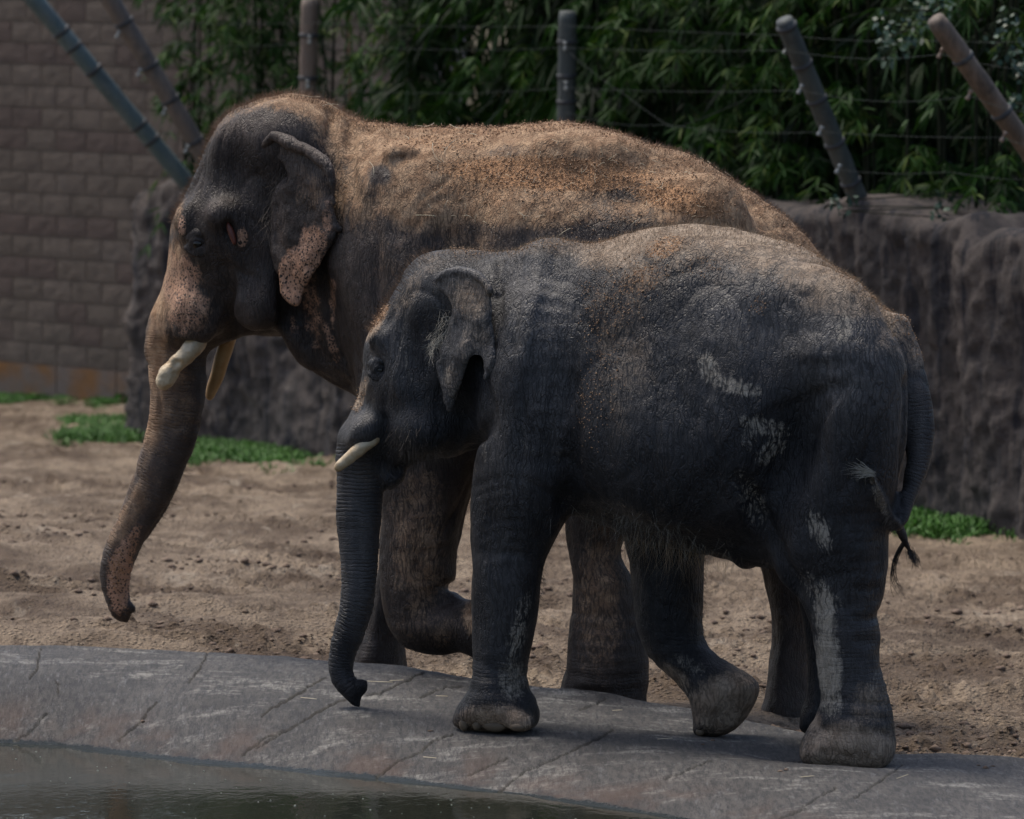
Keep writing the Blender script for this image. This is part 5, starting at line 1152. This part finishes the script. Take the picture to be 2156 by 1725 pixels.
grow("hair", VB, NB, DB, (DB[:, 0] < 470)*(DB[:, 1] < 470)*(NB[:, 0] < -.2)*(np.abs(VB[:, 1]) < .14), 1800, .026, .0011, M['hair_brown'], bigE, (-.3, 0, .2), bend=.5)
grow("hair", VB, NB, DB, (np.abs(t) < 26)*(NB[:, 2] > .5)*(DB[:, 0] > 780), 5000, .020, .0011, M['hair_brown'], bigE, (.2, 0, .2))
grow("hair", VB, NB, DB, (DB[:, 0] > 1350)*(DB[:, 1] < 560)*(NB[:, 2] > .35)*(np.abs(VB[:, 1]) < .2), 1600, .028, .0011, M['hair_dark'], bigE, (.3, 0, .2))
grow("hair", VB, NB, DB, (DB[:, 0] < 420)*(DB[:, 1] > 800)*(NB[:, 0] > .1), 700, .035, .0010, M['hair_dark'], bigE, (.5, 0, -.4))
hb0 = hb - .02
tuft("ear_hair", BB, [(598,362,hb0),(590,390,hb0),(580,420,hb0),(572,450,hb0),(566,478,hb0)], 240, .070, .0012, M['hair_dark'], bigE, (-.15, -.1, -1.0), 9, bend=.9, jitter=.3)
tuft("tail_tuft", BB, [(1912,1150,0),(1926,1176,0)], 130, .06, .0020, M['hair_black'], bigE, (.35, -.1, -.9), 4, bend=.3, jitter=.2)
# long black lock that curls away under the tail tip
LK = catmull([BB.loc(x, y, -.02) for x, y in ((1905,1140),(1893,1160),(1883,1185),(1881,1210),(1887,1232),(1900,1248))], 4); lk = MB()
for k in range(34):
    o_ = rng.normal(0, .006, 3); e_ = rng.normal(0, .02, 3); m_ = rng.integers(14, len(LK)+1)
    lk.tube([p + o_ + e_*(q/20)**2 for q, p in enumerate(LK[:m_])], np.linspace(.0014, .0004, m_), 3, False)
lk.build("tail_tuft", M['hair_black'], bigE)["kind"] = "stuff"
def crumbs(name, V, N, wt, n, parent, mat, r0=.0025, r1=.007):
    i = pick(wt, n); P = V[i] + rng.normal(0, .005, (n, 3)) + N[i]*.001; r = (r0 + (r1-r0)*rng.random(n)**2.5)
    U = np.array([[1,0,0],[-1,0,0],[0,1,0],[0,-1,0],[0,0,1],[0,0,-1.]]); Vv = (P[:, None] + U[None]*r[:, None, None]*rng.uniform(.6, 1.2, (n, 6, 1))).reshape(-1, 3)
    Fc = np.array([[0,2,4],[2,1,4],[1,3,4],[3,0,4],[2,0,5],[1,2,5],[3,1,5],[0,3,5]]); b = np.arange(n)[:, None, None]*6
    return mesh_obj(name, Vv, (b + Fc[None]).reshape(-1, 3), mat, parent, False)
M['crumb'] = simple("reddish_soil_crumb", (.26, .15, .085), .9, (.38, .26, .17), 40)
o = crumbs("soil_crumbs", VB, NB, orange_b(DB, VB, NB, nearB)**2*(DB[:, 1] > 245)*(DB[:, 1] < 600), 7500, bigE, M['crumb'], .0018, .0065); o["kind"] = "stuff"
o = crumbs("soil_crumbs", VS, NS, orange_s(DS, VS, NS, nearS)**1.6*(DS[:, 1] > 500), 4200, small, M['crumb'], .0018, .0048); o["kind"] = "stuff"
st = MB(); spots = [(690,222,.10),(655,208,.09),(700,228,.06),(905,268,.07),(960,272,.09),(885,262,.05),(945,310,.13),(915,330,.12),(1000,285,.06),(1140,452,.05),(895,455,.09),(985,455,.05),(1192,485,.06),(1253,380,.05),(1340,470,.05),(1100,455,.05),(1362,430,.04),(1170,300,.04),(1290,330,.05),(1450,370,.05),(1390,395,.04),(1480,440,.04),(790,355,.09),(860,290,.05),(930,262,.06)]
spots += [(rng.uniform(880, 1560), rng.uniform(300, 470), rng.uniform(.018, .04)) for _ in range(60)]
for x, y, L in spots:
    dd = (DB[:, 0]-x)**2 + (DB[:, 1]-y)**2 + (NB[:, 1] > .2)*1e6 + (NB[:, 2] < -.2)*1e6; i = np.argmin(dd); p = VB[i] + NB[i]*.006; tdir = np.cross(NB[i], rng.normal(0, 1, 3)); tdir /= np.linalg.norm(tdir); c2 = np.cross(NB[i], tdir)
    cv = rng.uniform(-.5, .5); path = [p + tdir*L*(q-.5) + c2*L*cv*(q-.5)**2*1.5 + NB[i]*(.003 + .010*q*q*(L > .05)) for q in np.linspace(0, 1, 6)]
    st.tube(path, .0013 if L > .05 else .0009, 4)
o = st.build("straw", M['straw']); o.location = OB; o.rotation_euler = (0, 0, -math.radians(TH)); tag(o, "pale straw stalks and bits scattered over the large elephant's dusty back", kind="stuff")
